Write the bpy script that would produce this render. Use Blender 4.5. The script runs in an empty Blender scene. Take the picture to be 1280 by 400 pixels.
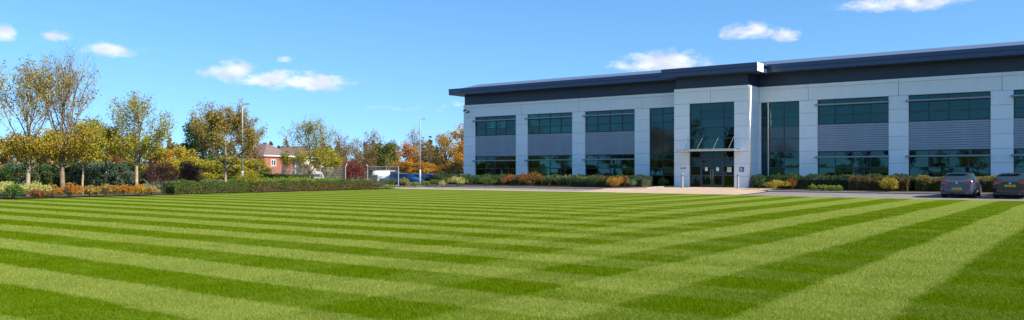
import bpy, math, random
import numpy as np
from mathutils import Vector, Matrix

R = math.radians
C = bpy.context.scene.collection
SC = bpy.context.scene

# ------------------------------------------------------------------ camera
# world frame: X runs along the office front, Y from the lawn towards it, Z up; camera over the origin
FP = 1030.0            # focal length in pixels of the 1280 wide photograph
YAW = R(36.0)          # camera looks 36 degrees to the left of the front's normal
EYE = 1.70
cam = bpy.data.cameras.new('camera'); cam.sensor_width = 36.0; cam.lens = 36.0*FP/1280
cam.shift_y = (215.5-200.0)/1280.0
cam.clip_start = 0.1; cam.clip_end = 5000
camo = bpy.data.objects.new('camera', cam); C.objects.link(camo)
camo.location = (0, 0, EYE); camo.rotation_euler = (R(90), 0, YAW)
SC.camera = camo

# ------------------------------------------------------------------ light
SUN_EL, SUN_B = R(37.0), R(3.4)
sdir = Vector((math.cos(SUN_EL)*math.cos(SUN_B), math.cos(SUN_EL)*math.sin(SUN_B), math.sin(SUN_EL)))
sun = bpy.data.lights.new('sun', 'SUN'); sun.energy = 4.6; sun.angle = R(0.55); sun.color = (1.0, 0.91, 0.77)
suno = bpy.data.objects.new('sun', sun); C.objects.link(suno)
suno.rotation_euler = sdir.to_track_quat('Z', 'Y').to_euler(); suno.location = (40, 0, 60)
vs = SC.view_settings
vs.view_transform = 'Standard'; vs.look = 'None'; vs.gamma = 1.0; vs.use_curve_mapping = False
vs.exposure = 1.0

world = bpy.data.worlds.new('World'); SC.world = world; world.use_nodes = True
SKY_LIFT, SKY_SAT, SKY_HUE = 0.16, 1.25, 0.498
def build_world():
    nt = world.node_tree; N = nt.nodes; L = nt.links; N.clear()
    def node(t, **k):
        n = N.new(t)
        for a, b in k.items(): setattr(n, a, b)
        return n
    def math_(op, a, b=None, c=None):
        n = node('ShaderNodeMath', operation=op)
        for i, v in enumerate((a, b, c)):
            if v is None: continue
            if isinstance(v, (int, float)): n.inputs[i].default_value = v
            else: L.new(v, n.inputs[i])
        return n.outputs[0]
    sky = node('ShaderNodeTexSky', sky_type='NISHITA', sun_disc=False)
    sky.sun_elevation = SUN_EL; sky.sun_rotation = R(90)-SUN_B
    sky.air_density = 1.0; sky.dust_density = 0.1; sky.ozone_density = 2.0; sky.altitude = 0
    tc = node('ShaderNodeTexCoord'); sep = node('ShaderNodeSeparateXYZ')
    L.new(tc.outputs['Generated'], sep.inputs[0])
    # clear autumn air: the pale band at the horizon is kept narrow by lifting the lookup direction
    cv = node('ShaderNodeCombineXYZ'); L.new(sep.outputs[0], cv.inputs[0]); L.new(sep.outputs[1], cv.inputs[1])
    L.new(math_('ADD', math_('MULTIPLY', math_('MAXIMUM', sep.outputs[2], 0.0), 1.0), SKY_LIFT), cv.inputs[2])
    nrm = node('ShaderNodeVectorMath', operation='NORMALIZE'); L.new(cv.outputs[0], nrm.inputs[0]); L.new(nrm.outputs[0], sky.inputs[0])
    hs = node('ShaderNodeHueSaturation'); hs.inputs['Saturation'].default_value = SKY_SAT; hs.inputs['Hue'].default_value = SKY_HUE; L.new(sky.outputs[0], hs.inputs['Color'])
    # clouds live in azimuth / elevation (degrees); azimuth wraps so that the sky goes on all round
    az = math_('MULTIPLY', math_('ARCTAN2', sep.outputs[0], sep.outputs[1]), 57.29578)
    el = math_('MULTIPLY', math_('ARCSINE', sep.outputs[2]), 57.29578)
    azw = math_('ADD', math_('WRAP', math_('ADD', az, 36.0), 36.0, -36.0), 0.0)
    mapn = node('ShaderNodeMapping'); mapn.inputs['Scale'].default_value = (1, 1, 2.0)
    L.new(tc.outputs['Generated'], mapn.inputs[0])
    nz = node('ShaderNodeTexNoise'); nz.inputs['Scale'].default_value = 42; nz.inputs['Detail'].default_value = 9; nz.inputs['Roughness'].default_value = 0.62
    L.new(mapn.outputs[0], nz.inputs[0])
    off = node('ShaderNodeVectorMath', operation='ADD'); off.inputs[1].default_value = (.012, 0, .02); L.new(mapn.outputs[0], off.inputs[0])
    nz2 = node('ShaderNodeTexNoise'); nz2.inputs['Scale'].default_value = 30; nz2.inputs['Detail'].default_value = 5; L.new(off.outputs[0], nz2.inputs[0])
    nb = node('ShaderNodeTexNoise'); nb.inputs['Scale'].default_value = 18; nb.inputs['Detail'].default_value = 3
    L.new(mapn.outputs[0], nb.inputs[0])
    wob = math_('MULTIPLY', math_('SUBTRACT', nb.outputs[0], 0.5), 1.6)
    def ang(px, py):
        q = (px-640)/FP
        return math.degrees(math.atan(q)), math.degrees(math.atan((215.5-py)/FP*math.cos(math.atan(q))))
    # (px, py, half width px, half height px, strength)
    blobs = [(4, 41, 15, 12, 1.0), (70, 44, 18, 8, .9), (138, 62, 34, 10, 1.0), (287, 87, 30, 14, 1.2), (334, 98, 42, 11, 1.1), (388, 103, 46, 13, 1.2),
             (356, 75, 13, 5, .48), (778, 82, 17, 8, .85), (832, 77, 46, 15, 1.2), (936, 38, 30, 13, 1.1), (982, 43, 17, 10, .95),
             (1130, 3, 66, 12, 1.15), (500, 134, 60, 6, .36), (1060, -30, 90, 14, .7), (560, 128, 26, 6, .36)]
    tot = None
    for px, py, hw, hh, s in blobs:
        a0, e0 = ang(px, py); a1, _ = ang(px+hw, py); _, e1 = ang(px, py-hh)
        dx = math_('DIVIDE', math_('SUBTRACT', azw, a0), a1-a0)
        up = math_('SUBTRACT', math_('ADD', el, math_('MULTIPLY', wob, 0.35)), e0-(e1-e0)*.25)
        dy0 = math_('DIVIDE', up, e1-e0)
        # flatter undersides: the lower half falls off faster
        dy = math_('MULTIPLY', dy0, math_('ADD', 1.0, math_('MULTIPLY', math_('LESS_THAN', dy0, 0.0), 0.7)))
        r2 = math_('ADD', math_('MULTIPLY', dx, dx), math_('MULTIPLY', dy, dy))
        g = math_('MULTIPLY', math_('POWER', 2.718, math_('MULTIPLY', r2, -0.8)), s)
        tot = g if tot is None else math_('MAXIMUM', tot, g)
    dens = math_('ADD', tot, math_('MULTIPLY', math_('SUBTRACT', nz.outputs[0], 0.5), 2.3))
    dens = math_('MULTIPLY', dens, math_('MINIMUM', math_('MULTIPLY', tot, 3.0), 1.0))
    mr = node('ShaderNodeMapRange', interpolation_type='SMOOTHSTEP')
    mr.inputs['From Min'].default_value = 0.12; mr.inputs['From Max'].default_value = 1.15
    mr.inputs['To Max'].default_value = 0.74
    L.new(dens, mr.inputs['Value'])
    mix = node('ShaderNodeMix', data_type='RGBA')
    L.new(mr.outputs[0], mix.inputs['Factor'])
    L.new(hs.outputs[0], mix.inputs[6]); 
    cc = node('ShaderNodeMix', data_type='RGBA'); cc.inputs[6].default_value = (3.6, 3.5, 3.9, 1); cc.inputs[7].default_value = (5.1, 4.9, 5.0, 1)
    mc = node('ShaderNodeMapRange', interpolation_type='SMOOTHSTEP'); mc.inputs['From Min'].default_value = .35; mc.inputs['From Max'].default_value = .62
    L.new(nz2.outputs[0], mc.inputs[0]); L.new(mc.outputs[0], cc.inputs[0]); L.new(cc.outputs[2], mix.inputs[7])
    bg = node('ShaderNodeBackground'); bg.inputs['Strength'].default_value = 0.122
    L.new(mix.outputs[2], bg.inputs[0])
    out = node('ShaderNodeOutputWorld'); L.new(bg.outputs[0], out.inputs[0])
build_world()

# ------------------------------------------------------------------ helpers
CA, SA = math.cos(YAW), math.sin(YAW)
def W(px, z):
    """plan position of photograph column px at camera depth z"""
    X = z*(px-640)/FP
    return X*CA-z*SA, X*SA+z*CA
def depth(x, y): return -SA*x+CA*y
def sstep(a, b, x):
    k = min(1, max(0, (x-a)/(b-a))); return k*k*(3-2*k)
def gz(x, y):
    d = depth(x, y)
    g = 0.003*min(d, 80) if d > 0 else 0.003*d*0.3
    if d > 80: g -= 0.24*sstep(80, 105, d)
    k = sstep(-58, -54, x)
    return g + 0.20*k*sstep(54, 63.5, y)
def col3(c): return (c[0], c[1], c[2], 1)

def tag(o, label=None, cat=None, group=None, kind=None):
    if label: o['label'] = label
    if cat: o['category'] = cat
    if group: o['group'] = group
    if kind: o['kind'] = kind
    return o
def empty(name, loc, rz=0, **k):
    o = bpy.data.objects.new(name, None); C.objects.link(o)
    o.location = loc; o.rotation_euler = (0, 0, rz); o.empty_display_size = .3
    return tag(o, **k)
def link(name, me, mat=None, parent=None, loc=(0, 0, 0)):
    o = bpy.data.objects.new(name, me); C.objects.link(o)
    if mat and not me.materials: me.materials.append(mat)
    if parent: o.parent = parent
    o.location = loc
    return o

class MB:
    def __init__(s): s.v = []; s.f = []
    def box(s, x0, y0, z0, x1, y1, z1):
        b = len(s.v)
        s.v += [(x0,y0,z0),(x1,y0,z0),(x1,y1,z0),(x0,y1,z0),(x0,y0,z1),(x1,y0,z1),(x1,y1,z1),(x0,y1,z1)]
        s.f += [tuple(b+i for i in q) for q in ((0,3,2,1),(4,5,6,7),(0,1,5,4),(1,2,6,5),(2,3,7,6),(3,0,4,7))]
        return s
    def cbox(s, x0, y0, z0, x1, y1, z1, c):
        """box with chamfered long edges all round (octagonal outline in X-Z, chamfer c)"""
        return s.prism_y([(x0+c,z0),(x1-c,z0),(x1,z0+c),(x1,z1-c),(x1-c,z1),(x0+c,z1),(x0,z1-c),(x0,z0+c)], y0, y1)
    def prism_y(s, poly, y0, y1):
        b = len(s.v); n = len(poly)
        s.v += [(p[0], y0, p[1]) for p in poly]+[(p[0], y1, p[1]) for p in poly]
        s.f += [tuple(b+i for i in range(n)), tuple(b+n+i for i in reversed(range(n)))]
        s.f += [(b+(i+1) % n, b+i, b+n+i, b+n+(i+1) % n) for i in range(n)]
        return s
    def prism_x(s, poly, x0, x1):
        b = len(s.v); n = len(poly)
        s.v += [(x0, p[0], p[1]) for p in poly]+[(x1, p[0], p[1]) for p in poly]
        s.f += [tuple(b+i for i in reversed(range(n))), tuple(b+n+i for i in range(n))]
        s.f += [(b+i, b+(i+1) % n, b+n+(i+1) % n, b+n+i) for i in range(n)]
        return s
    def tube(s, pts, rad, n=6, cap=True):
        pts = [Vector(p) for p in pts]; b = len(s.v); m = len(pts)
        if not isinstance(rad, (list, tuple)): rad = [rad]*m
        for i, p in enumerate(pts):
            d = (pts[min(i+1, m-1)]-pts[max(i-1, 0)]).normalized()
            a = d.cross(Vector((0, 0, 1)) if abs(d.z) < .9 else Vector((1, 0, 0))).normalized(); c = d.cross(a)
            for k in range(n):
                t = 2*math.pi*k/n; q = p+(a*math.cos(t)+c*math.sin(t))*rad[i]
                s.v.append((q.x, q.y, q.z))
        for i in range(m-1):
            for k in range(n):
                s.f.append((b+i*n+k, b+(i+1)*n+k, b+(i+1)*n+(k+1) % n, b+i*n+(k+1) % n))
        if cap:
            s.f.append(tuple(b+k for k in range(n))); s.f.append(tuple(b+(m-1)*n+k for k in reversed(range(n))))
        return s
    def mesh(s, name, smooth=False):
        me = bpy.data.meshes.new(name); me.from_pydata(s.v, [], s.f); me.update()
        if smooth: me.polygons.foreach_set('use_smooth', [True]*len(me.polygons))
        return me
    def build(s, name, mat, parent=None, org=None, smooth=False, loc=(0, 0, 0)):
        if org is not None: s.v = [(a-org[0], b-org[1], c-org[2]) for a, b, c in s.v]
        return link(name, s.mesh(name, smooth), mat, parent, loc)

_box = {}
def piece(name, mat, parent, org, x0, y0, z0, x1, y1, z1, ch=0.0):
    """a box-like piece sharing mesh data with every alike piece"""
    sx, sy, sz = x1-x0, y1-y0, z1-z0
    key = (name, mat.name, round(sx, 3), round(sy, 3), round(sz, 3), ch)
    if key not in _box:
        m = MB()
        if ch: m.cbox(-sx/2, -sy/2, -sz/2, sx/2, sy/2, sz/2, ch)
        else: m.box(-sx/2, -sy/2, -sz/2, sx/2, sy/2, sz/2)
        _box[key] = m.mesh(name); _box[key].materials.append(mat)
    return link(name, _box[key], None, parent, ((x0+x1)/2-org[0], (y0+y1)/2-org[1], (z0+z1)/2-org[2]))

def np_mesh(name, V, F, rnd=None):
    """V (n,3) float, F (m,k) int, every face the same size; rnd one value per face"""
    me = bpy.data.meshes.new(name); k = F.shape[1]; m = F.shape[0]
    me.vertices.add(len(V)); me.vertices.foreach_set('co', V.astype(np.float32).ravel())
    me.loops.add(m*k); me.loops.foreach_set('vertex_index', F.astype(np.int32).ravel())
    me.polygons.add(m); me.polygons.foreach_set('loop_start', np.arange(0, m*k, k, dtype=np.int32))
    me.update(calc_edges=True)
    if rnd is not None:
        a = me.attributes.new('rnd', 'FLOAT', 'FACE'); a.data.foreach_set('value', rnd.astype(np.float32))
    return me

# ------------------------------------------------------------------ materials
def new_mat(name):
    m = bpy.data.materials.new(name); m.use_nodes = True
    nt = m.node_tree; b = nt.nodes['Principled BSDF']
    return m, nt, b
def nodes(nt): return nt.nodes.new, nt.links.new
def plain(name, c, rough=.5, metal=0, var=.12, scale=3.0, bump=0, spec=.5, coat=0):
    m, nt, b = new_mat(name); N, L = nodes(nt)
    tc = N('ShaderNodeTexCoord'); nz = N('ShaderNodeTexNoise'); nz.inputs['Scale'].default_value = scale; nz.inputs['Detail'].default_value = 5
    L(tc.outputs['Object'], nz.inputs[0])
    r = N('ShaderNodeMapRange'); r.inputs['From Min'].default_value = .3; r.inputs['From Max'].default_value = .7
    r.inputs['To Min'].default_value = 1-var; r.inputs['To Max'].default_value = 1+var
    L(nz.outputs[0], r.inputs[0])
    mx = N('ShaderNodeVectorMath'); mx.operation = 'SCALE'; mx.inputs[0].default_value = c; L(r.outputs[0], mx.inputs['Scale'])
    L(mx.outputs[0], b.inputs['Base Color'])
    b.inputs['Roughness'].default_value = rough; b.inputs['Metallic'].default_value = metal
    b.inputs['Specular IOR Level'].default_value = spec; b.inputs['Coat Weight'].default_value = coat
    if bump:
        bp = N('ShaderNodeBump'); bp.inputs['Strength'].default_value = bump; bp.inputs['Distance'].default_value = .02
        n2 = N('ShaderNodeTexNoise'); n2.inputs['Scale'].default_value = scale*12; n2.inputs['Detail'].default_value = 6
        L(tc.outputs['Object'], n2.inputs[0]); L(n2.outputs[0], bp.inputs['Height']); L(bp.outputs[0], b.inputs['Normal'])
    return m
def leafmat(name, cols, trans=.35, rough=.6):
    """leaf colours spread over the random number each leaf carries"""
    m, nt, b = new_mat(name); N, L = nodes(nt)
    at = N('ShaderNodeAttribute'); at.attribute_name = 'rnd'
    cr = N('ShaderNodeValToRGB'); e = cr.color_ramp.elements
    while len(e) < len(cols): e.new(.5)
    for i, c in enumerate(cols):
        e[i].position = i/(len(cols)-1); e[i].color = col3(c)
    L(at.outputs['Fac'], cr.inputs[0]); L(cr.outputs[0], b.inputs['Base Color'])
    b.inputs['Roughness'].default_value = rough; b.inputs['Specular IOR Level'].default_value = .25
    tr = N('ShaderNodeBsdfTranslucent'); L(cr.outputs[0], tr.inputs[0])
    mx = N('ShaderNodeMixShader'); mx.inputs[0].default_value = trans
    L(b.outputs[0], mx.inputs[1]); L(tr.outputs[0], mx.inputs[2])
    L(mx.outputs[0], nt.nodes['Material Output'].inputs[0])
    return m

def grass_color(nt, base_noise=True):
    """mown stripes both ways over the lawn, the sheen of leaning blades painted as colour, in metres of the ground plan"""
    N, L = nodes(nt)
    def mth(op, a, b=None, c=None):
        n = N('ShaderNodeMath'); n.operation = op
        for i, v in enumerate((a, b, c)):
            if v is None: continue
            if isinstance(v, (int, float)): n.inputs[i].default_value = v
            else: L(v, n.inputs[i])
        return n.outputs[0]
    geo = N('ShaderNodeNewGeometry'); sep = N('ShaderNodeSeparateXYZ'); L(geo.outputs['Position'], sep.inputs[0])
    def noise(scale, detail=3, rough=.5):
        n = N('ShaderNodeTexNoise'); n.inputs['Scale'].default_value = scale; n.inputs['Detail'].default_value = detail; n.inputs['Roughness'].default_value = rough
        L(geo.outputs['Position'], n.inputs[0]); return n.outputs[0]
    wob = mth('MULTIPLY', mth('SUBTRACT', noise(.22, 3), .5), .40)
    fray = mth('MULTIPLY', mth('SUBTRACT', noise(7, 4, .65), .5), .34)
    x = mth('ADD', sep.outputs[0], mth('ADD', wob, fray)); y = mth('ADD', sep.outputs[1], mth('ADD', wob, fray))
    def stripe(coord, edge, period, soft):
        # 0 in the dark lane, 1 in the light lane, edges softened over `soft` of a lane
        fr = mth('FRACT', mth('DIVIDE', mth('SUBTRACT', coord, edge), period))
        tri = mth('ABSOLUTE', mth('SUBTRACT', fr, .5))          # .5 at edge, 0 at the middle
        d = mth('SUBTRACT', .25, mth('ABSOLUTE', mth('SUBTRACT', mth('ABSOLUTE', mth('SUBTRACT', mth('FRACT', mth('ADD', fr, .25)), .5)), .0)))
        r = N('ShaderNodeMapRange'); r.interpolation_type = 'SMOOTHSTEP'
        r.inputs['From Min'].default_value = -soft; r.inputs['From Max'].default_value = soft
        L(d, r.inputs[0]); return r.outputs[0]
    A = stripe(y, 6.48+2.34*.5+2.34*.0, 2.34, .034)
    B = stripe(x, -3.43, 2.82, .034)
    # lanes along the front read on the left of the lawn, lanes across it on the right: sheen that turns with the view, painted by position
    tx = mth('DIVIDE', mth('ADD', sep.outputs[0], mth('MULTIPLY', sep.outputs[1], .50)), 1.0)
    wB = N('ShaderNodeMapRange'); wB.interpolation_type = 'SMOOTHSTEP'
    wB.inputs['From Min'].default_value = -9.0; wB.inputs['From Max'].default_value = 6.0
    wB.inputs['To Min'].default_value = 0.06; wB.inputs['To Max'].default_value = 0.79
    L(tx, wB.inputs[0])
    mixv = mth('ADD', mth('MULTIPLY', A, mth('SUBTRACT', 1.0, wB.outputs[0])), mth('MULTIPLY', B, wB.outputs[0]))
    def streak(sx, sy):
        mp = N('ShaderNodeMapping'); mp.inputs['Scale'].default_value = (sx, sy, 1); L(geo.outputs['Position'], mp.inputs[0])
        n = N('ShaderNodeTexNoise'); n.inputs['Scale'].default_value = 1; n.inputs['Detail'].default_value = 4; L(mp.outputs[0], n.inputs[0]); return mth('SUBTRACT', n.outputs[0], .5)
    lanes = mth('ADD', mth('MULTIPLY', streak(.10, 2.2), .5), mth('MULTIPLY', streak(2.2, .10), .45))
    patch = mth('ADD', lanes, mth('ADD', mth('MULTIPLY', mth('SUBTRACT', noise(.9, 4, .6), .5), .6), mth('MULTIPLY', mth('SUBTRACT', noise(.16, 3), .5), .5)))
    fine = mth('ADD', mth('MULTIPLY', mth('SUBTRACT', noise(14, 5, .7), .5), .80), mth('MULTIPLY', mth('SUBTRACT', noise(3.3, 4, .6), .5), .45))
    fac = mth('ADD', mth('MULTIPLY_ADD', mixv, 1.02, -.01), mth('MULTIPLY', mth('ADD', patch, fine), .8))
    mc = N('ShaderNodeMix'); mc.data_type = 'RGBA'; mc.clamp_factor = True
    L(fac, mc.inputs['Factor'])
    mc.inputs[6].default_value = col3(DARK_LANE); mc.inputs[7].default_value = col3(LIGHT_LANE)
    # a worn, straw-coloured patch at the right-hand end and faint dry flecks everywhere
    dx = mth('SUBTRACT', sep.outputs[0], .1); dy = mth('SUBTRACT', sep.outputs[1], 11.4)
    rr = mth('SQRT', mth('ADD', mth('MULTIPLY', dx, dx), mth('MULTIPLY', mth('MULTIPLY', dy, dy), .35)))
    pf = N('ShaderNodeMapRange'); pf.inputs['From Min'].default_value = .9; pf.inputs['From Max'].default_value = .1
    L(mth('ADD', rr, mth('MULTIPLY', mth('SUBTRACT', noise(5, 4), .5), 1.2)), pf.inputs[0])
    fl = N('ShaderNodeMapRange'); fl.inputs['From Min'].default_value = .60; fl.inputs['From Max'].default_value = .82; fl.inputs['To Max'].default_value = .40
    L(noise(3.1, 6, .75), fl.inputs[0])
    dry = mth('MAXIMUM', mth('MULTIPLY', pf.outputs[0], .75), fl.outputs[0])
    md = N('ShaderNodeMix'); md.data_type = 'RGBA'; L(dry, md.inputs['Factor'])
    L(mc.outputs[2], md.inputs[6]); md.inputs[7].default_value = (.26, .25, .075, 1)
    # blade-scale mottling of the turf, with small shadows between blades painted in
    mt = N('ShaderNodeVectorMath'); mt.operation = 'SCALE'; L(md.outputs[2], mt.inputs[0])
    L(mth('ADD', 1.0, mth('ADD', mth('MULTIPLY', mth('SUBTRACT', noise(21, 6, .8), .5), .75), mth('MULTIPLY', mth('SUBTRACT', noise(5.5, 4, .7), .5), .35))), mt.inputs['Scale'])
    return mt.outputs[0], mth, noise
DARK_LANE = (.086, .145, .0008); LIGHT_LANE = (.222, .272, .048)  # lane tones paint in how light catches the leaning grass
def lawn_mat():
    m, nt, b = new_mat('lawn_grass'); N, L = nodes(nt)
    c, mth, noise = grass_color(nt)
    dk = N('ShaderNodeVectorMath'); dk.operation = 'SCALE'; dk.inputs['Scale'].default_value = .84; L(c, dk.inputs[0]); L(dk.outputs[0], b.inputs['Base Color'])  # whole sheet darkened to stand in for shade among the blades
    b.inputs['Roughness'].default_value = .95; b.inputs['Specular IOR Level'].default_value = .0
    bp = N('ShaderNodeBump'); bp.inputs['Strength'].default_value = .9; bp.inputs['Distance'].default_value = .03
    L(mth('ADD', noise(22, 6, .75), mth('MULTIPLY', noise(70, 4), .6)), bp.inputs['Height']); L(bp.outputs[0], b.inputs['Normal'])
    return m
def blade_mat():
    m, nt, b = new_mat('grass_blade'); N, L = nodes(nt)
    c, mth, noise = grass_color(nt)
    at = N('ShaderNodeAttribute'); at.attribute_name = 'rnd'
    sc = N('ShaderNodeVectorMath'); sc.operation = 'SCALE'; L(c, sc.inputs[0])
    L(mth('ADD', .92, mth('MULTIPLY', at.outputs['Fac'], .5)), sc.inputs['Scale'])
    L(sc.outputs[0], b.inputs['Base Color'])
    b.inputs['Roughness'].default_value = .7; b.inputs['Specular IOR Level'].default_value = .04
    tr = N('ShaderNodeBsdfTranslucent'); L(sc.outputs[0], tr.inputs[0])
    mx = N('ShaderNodeMixShader'); mx.inputs[0].default_value = .3
    L(b.outputs[0], mx.inputs[1]); L(tr.outputs[0], mx.inputs[2]); L(mx.outputs[0], nt.nodes['Material Output'].inputs[0])
    return m
def ground_mat(name, c1, c2, scale, bump=.4, rough=.9, speck=0):
    m, nt, b = new_mat(name); N, L = nodes(nt)
    geo = N('ShaderNodeNewGeometry')
    nz = N('ShaderNodeTexNoise'); nz.inputs['Scale'].default_value = scale; nz.inputs['Detail'].default_value = 8; nz.inputs['Roughness'].default_value = .65
    L(geo.outputs['Position'], nz.inputs[0])
    r = N('ShaderNodeMapRange'); r.inputs['From Min'].default_value = .35; r.inputs['From Max'].default_value = .65; L(nz.outputs[0], r.inputs[0])
    mx = N('ShaderNodeMix'); mx.data_type = 'RGBA'; mx.inputs[6].default_value = col3(c1); mx.inputs[7].default_value = col3(c2)
    L(r.outputs[0], mx.inputs['Factor']); L(mx.outputs[2], b.inputs['Base Color']); b.inputs['Roughness'].default_value = rough
    n2 = N('ShaderNodeTexNoise'); n2.inputs['Scale'].default_value = scale*25; n2.inputs['Detail'].default_value = 3; L(geo.outputs['Position'], n2.inputs[0])
    bp = N('ShaderNodeBump'); bp.inputs['Strength'].default_value = bump; bp.inputs['Distance'].default_value = .015
    L(n2.outputs[0], bp.inputs['Height']); L(bp.outputs[0], b.inputs['Normal'])
    return m
def panel_mat():
    m, nt, b = new_mat('white_cladding'); N, L = nodes(nt)
    geo = N('ShaderNodeNewGeometry'); oi = N('ShaderNodeObjectInfo')
    mp = N('ShaderNodeMapping'); mp.inputs['Scale'].default_value = (2.2, 2.2, .35); L(geo.outputs['Position'], mp.inputs[0])
    nz = N('ShaderNodeTexNoise'); nz.inputs['Scale'].default_value = 1.6; nz.inputs['Detail'].default_value = 6; L(mp.outputs[0], nz.inputs[0])
    r = N('ShaderNodeMapRange'); r.inputs['From Min'].default_value = .35; r.inputs['From Max'].default_value = .75
    r.inputs['To Min'].default_value = 1.0; r.inputs['To Max'].default_value = .945; L(nz.outputs[0], r.inputs[0])
    r2 = N('ShaderNodeMapRange'); r2.inputs['To Min'].default_value = .955; r2.inputs['To Max'].default_value = 1.035; L(oi.outputs['Random'], r2.inputs[0])
    k = N('ShaderNodeMath'); k.operation = 'MULTIPLY'; L(r.outputs[0], k.inputs[0]); L(r2.outputs[0], k.inputs[1])
    sc = N('ShaderNodeVectorMath'); sc.operation = 'SCALE'; sc.inputs[0].default_value = (.86, .87, .885); L(k.outputs[0], sc.inputs['Scale'])
    L(sc.outputs[0], b.inputs['Base Color']); b.inputs['Roughness'].default_value = .42
    return m
def glass_mat(name, tint, refl, f0):
    m, nt, b = new_mat(name); N, L = nodes(nt); nt.nodes.remove(b)
    geo = N('ShaderNodeNewGeometry'); oi = N('ShaderNodeObjectInfo')
    nz = N('ShaderNodeTexNoise'); nz.inputs['Scale'].default_value = .9; nz.inputs['Detail'].default_value = 2; L(geo.outputs['Position'], nz.inputs[0])
    bp = N('ShaderNodeBump'); bp.inputs['Strength'].default_value = .06; bp.inputs['Distance'].default_value = .05; L(nz.outputs[0], bp.inputs['Height'])
    # each pane is set very slightly out of true
    av = N('ShaderNodeCombineXYZ')
    for i, k in enumerate((1.0, 7.31)):
        a = N('ShaderNodeMath'); a.operation = 'MULTIPLY'; L(oi.outputs['Random'], a.inputs[0]); a.inputs[1].default_value = k
        f = N('ShaderNodeMath'); f.operation = 'FRACT'; L(a.outputs[0], f.inputs[0])
        s = N('ShaderNodeMath'); s.operation = 'MULTIPLY_ADD'; L(f.outputs[0], s.inputs[0]); s.inputs[1].default_value = .016; s.inputs[2].default_value = -.008
        L(s.outputs[0], av.inputs[(0, 2)[i]])
    ad = N('ShaderNodeVectorMath'); ad.operation = 'ADD'; L(bp.outputs[0], ad.inputs[0]); L(av.outputs[0], ad.inputs[1])
    nm = N('ShaderNodeVectorMath'); nm.operation = 'NORMALIZE'; L(ad.outputs[0], nm.inputs[0])
    gl = N('ShaderNodeBsdfGlossy'); gl.inputs['Color'].default_value = col3(refl); gl.inputs['Roughness'].default_value = .01; L(nm.outputs[0], gl.inputs['Normal'])
    tp = N('ShaderNodeBsdfTransparent'); tp.inputs[0].default_value = col3(tint)
    fr = N('ShaderNodeFresnel'); fr.inputs[0].default_value = f0
    mx = N('ShaderNodeMixShader'); L(fr.outputs[0], mx.inputs[0]); L(tp.outputs[0], mx.inputs[1]); L(gl.outputs[0], mx.inputs[2])
    L(mx.outputs[0], nt.nodes['Material Output'].inputs[0])
    return m

M = {}
M['lawn'] = lawn_mat(); M['blade'] = blade_mat()
M['ground'] = ground_mat('rough_grass', (.05, .085, .018), (.10, .12, .03), .6)
M['soil'] = ground_mat('bark_mulch', (.035, .024, .016), (.075, .05, .032), 3, .9)
M['asphalt'] = ground_mat('worn_asphalt', (.17, .145, .13), (.235, .20, .18), 1.2, .5)
M['paving'] = ground_mat('buff_paving', (.40, .29, .20), (.50, .37, .26), .9, .3)
M['path'] = ground_mat('gravel_path', (.30, .24, .18), (.38, .31, .23), 1.5, .4)
M['kerb'] = plain('concrete_kerb', (.30, .27, .24), .85, bump=.4)
M['panel'] = panel_mat()
M['core'] = plain('dark_joint', (.10, .105, .115), .8)
M['navy'] = plain('navy_metal', (.022, .032, .070), .38, .0, .08, 1.0)
M['navy2'] = plain('navy_fascia', (.038, .058, .125), .30, .0, .08, 1.0)
M['roofm'] = plain('grey_roof_sheet', (.16, .17, .22), .30, .3, .06, 1.0)
M['frame'] = plain('window_frame', (.035, .042, .055), .4, var=.06)
M['shade'] = plain('shade_fin', (.34, .37, .42), .35, .3, .06)
M['slat'] = plain('grey_cladding', (.32, .345, .41), .40, .15, .07, 1.5)
M['silver'] = plain('silver_metal', (.55, .56, .57), .32, .7, .06)
M['steel'] = plain('galvanised', (.38, .39, .40), .5, .5, .1)
M['lamp'] = plain('painted_column', (.46, .47, .48), .45, .2, .08)
M['glass'] = glass_mat('teal_glass', (.21, .44, .39), (.42, .78, .78), 1.75)
M['spandrel'] = plain('spandrel_glass', (.010, .018, .026), .06, 0, .05, spec=.9)
M['door'] = glass_mat('door_glass', (.16, .24, .20), (.55, .75, .70), 1.55)
M['inwall'] = plain('interior_wall', (.42, .42, .40), .9)
M['infloor'] = plain('interior_carpet', (.10, .10, .105), .95)
M['blind'] = plain('roller_blind', (.62, .62, .58), .9)
M['desk'] = plain('desk_laminate', (.30, .24, .18), .6)
M['white'] = plain('white_paint', (.80, .80, .78), .5)
M['blue'] = plain('blue_sign', (.03, .07, .26), .5)
M['greysign'] = plain('grey_lettering', (.20, .22, .25), .5)
M['black'] = plain('black_plastic', (.02, .02, .022), .5)
M['rubber'] = plain('tyre_rubber', (.018, .018, .018), .85)
M['rim'] = plain('alloy_rim', (.42, .43, .45), .3, .8)
M['carblue'] = plain('car_paint_blue_grey', (.055, .078, .150), .24, .3, .03, coat=1)
M['carblack'] = plain('car_paint_charcoal', (.018, .022, .042), .24, .3, .03, coat=1)
M['carnavy'] = plain('car_paint_navy', (.014, .045, .14), .25, .3, .03, coat=1)
M['carsky'] = plain('car_paint_mid_blue', (.03, .12, .28), .25, .3, .03, coat=1)
M['carwhite'] = plain('car_paint_white', (.72, .72, .70), .35, 0, .03, coat=.6)
M['cardark'] = plain('car_paint_black', (.012, .013, .017), .25, .2, .03, coat=1)
M['carglass'] = plain('car_glass', (.03, .042, .048), .08, 0, .02, spec=1.0)
M['redlamp'] = plain('red_lens', (.60, .015, .015), .2, coat=1)
M['yplate'] = plain('yellow_plate', (.72, .47, .04), .45)
M['brick'] = None
M['bark'] = plain('bark', (.20, .145, .095), .9, var=.35, scale=6, bump=.6)
M['barkpale'] = plain('pale_bark', (.34, .25, .165), .9, var=.3, scale=6, bump=.6)
M['twig'] = plain('twig', (.17, .125, .085), .9, var=.3, scale=4)
M['stem_or_core'] = plain('stem_and_core', (.06, .045, .03), .9, var=.3)
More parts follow.
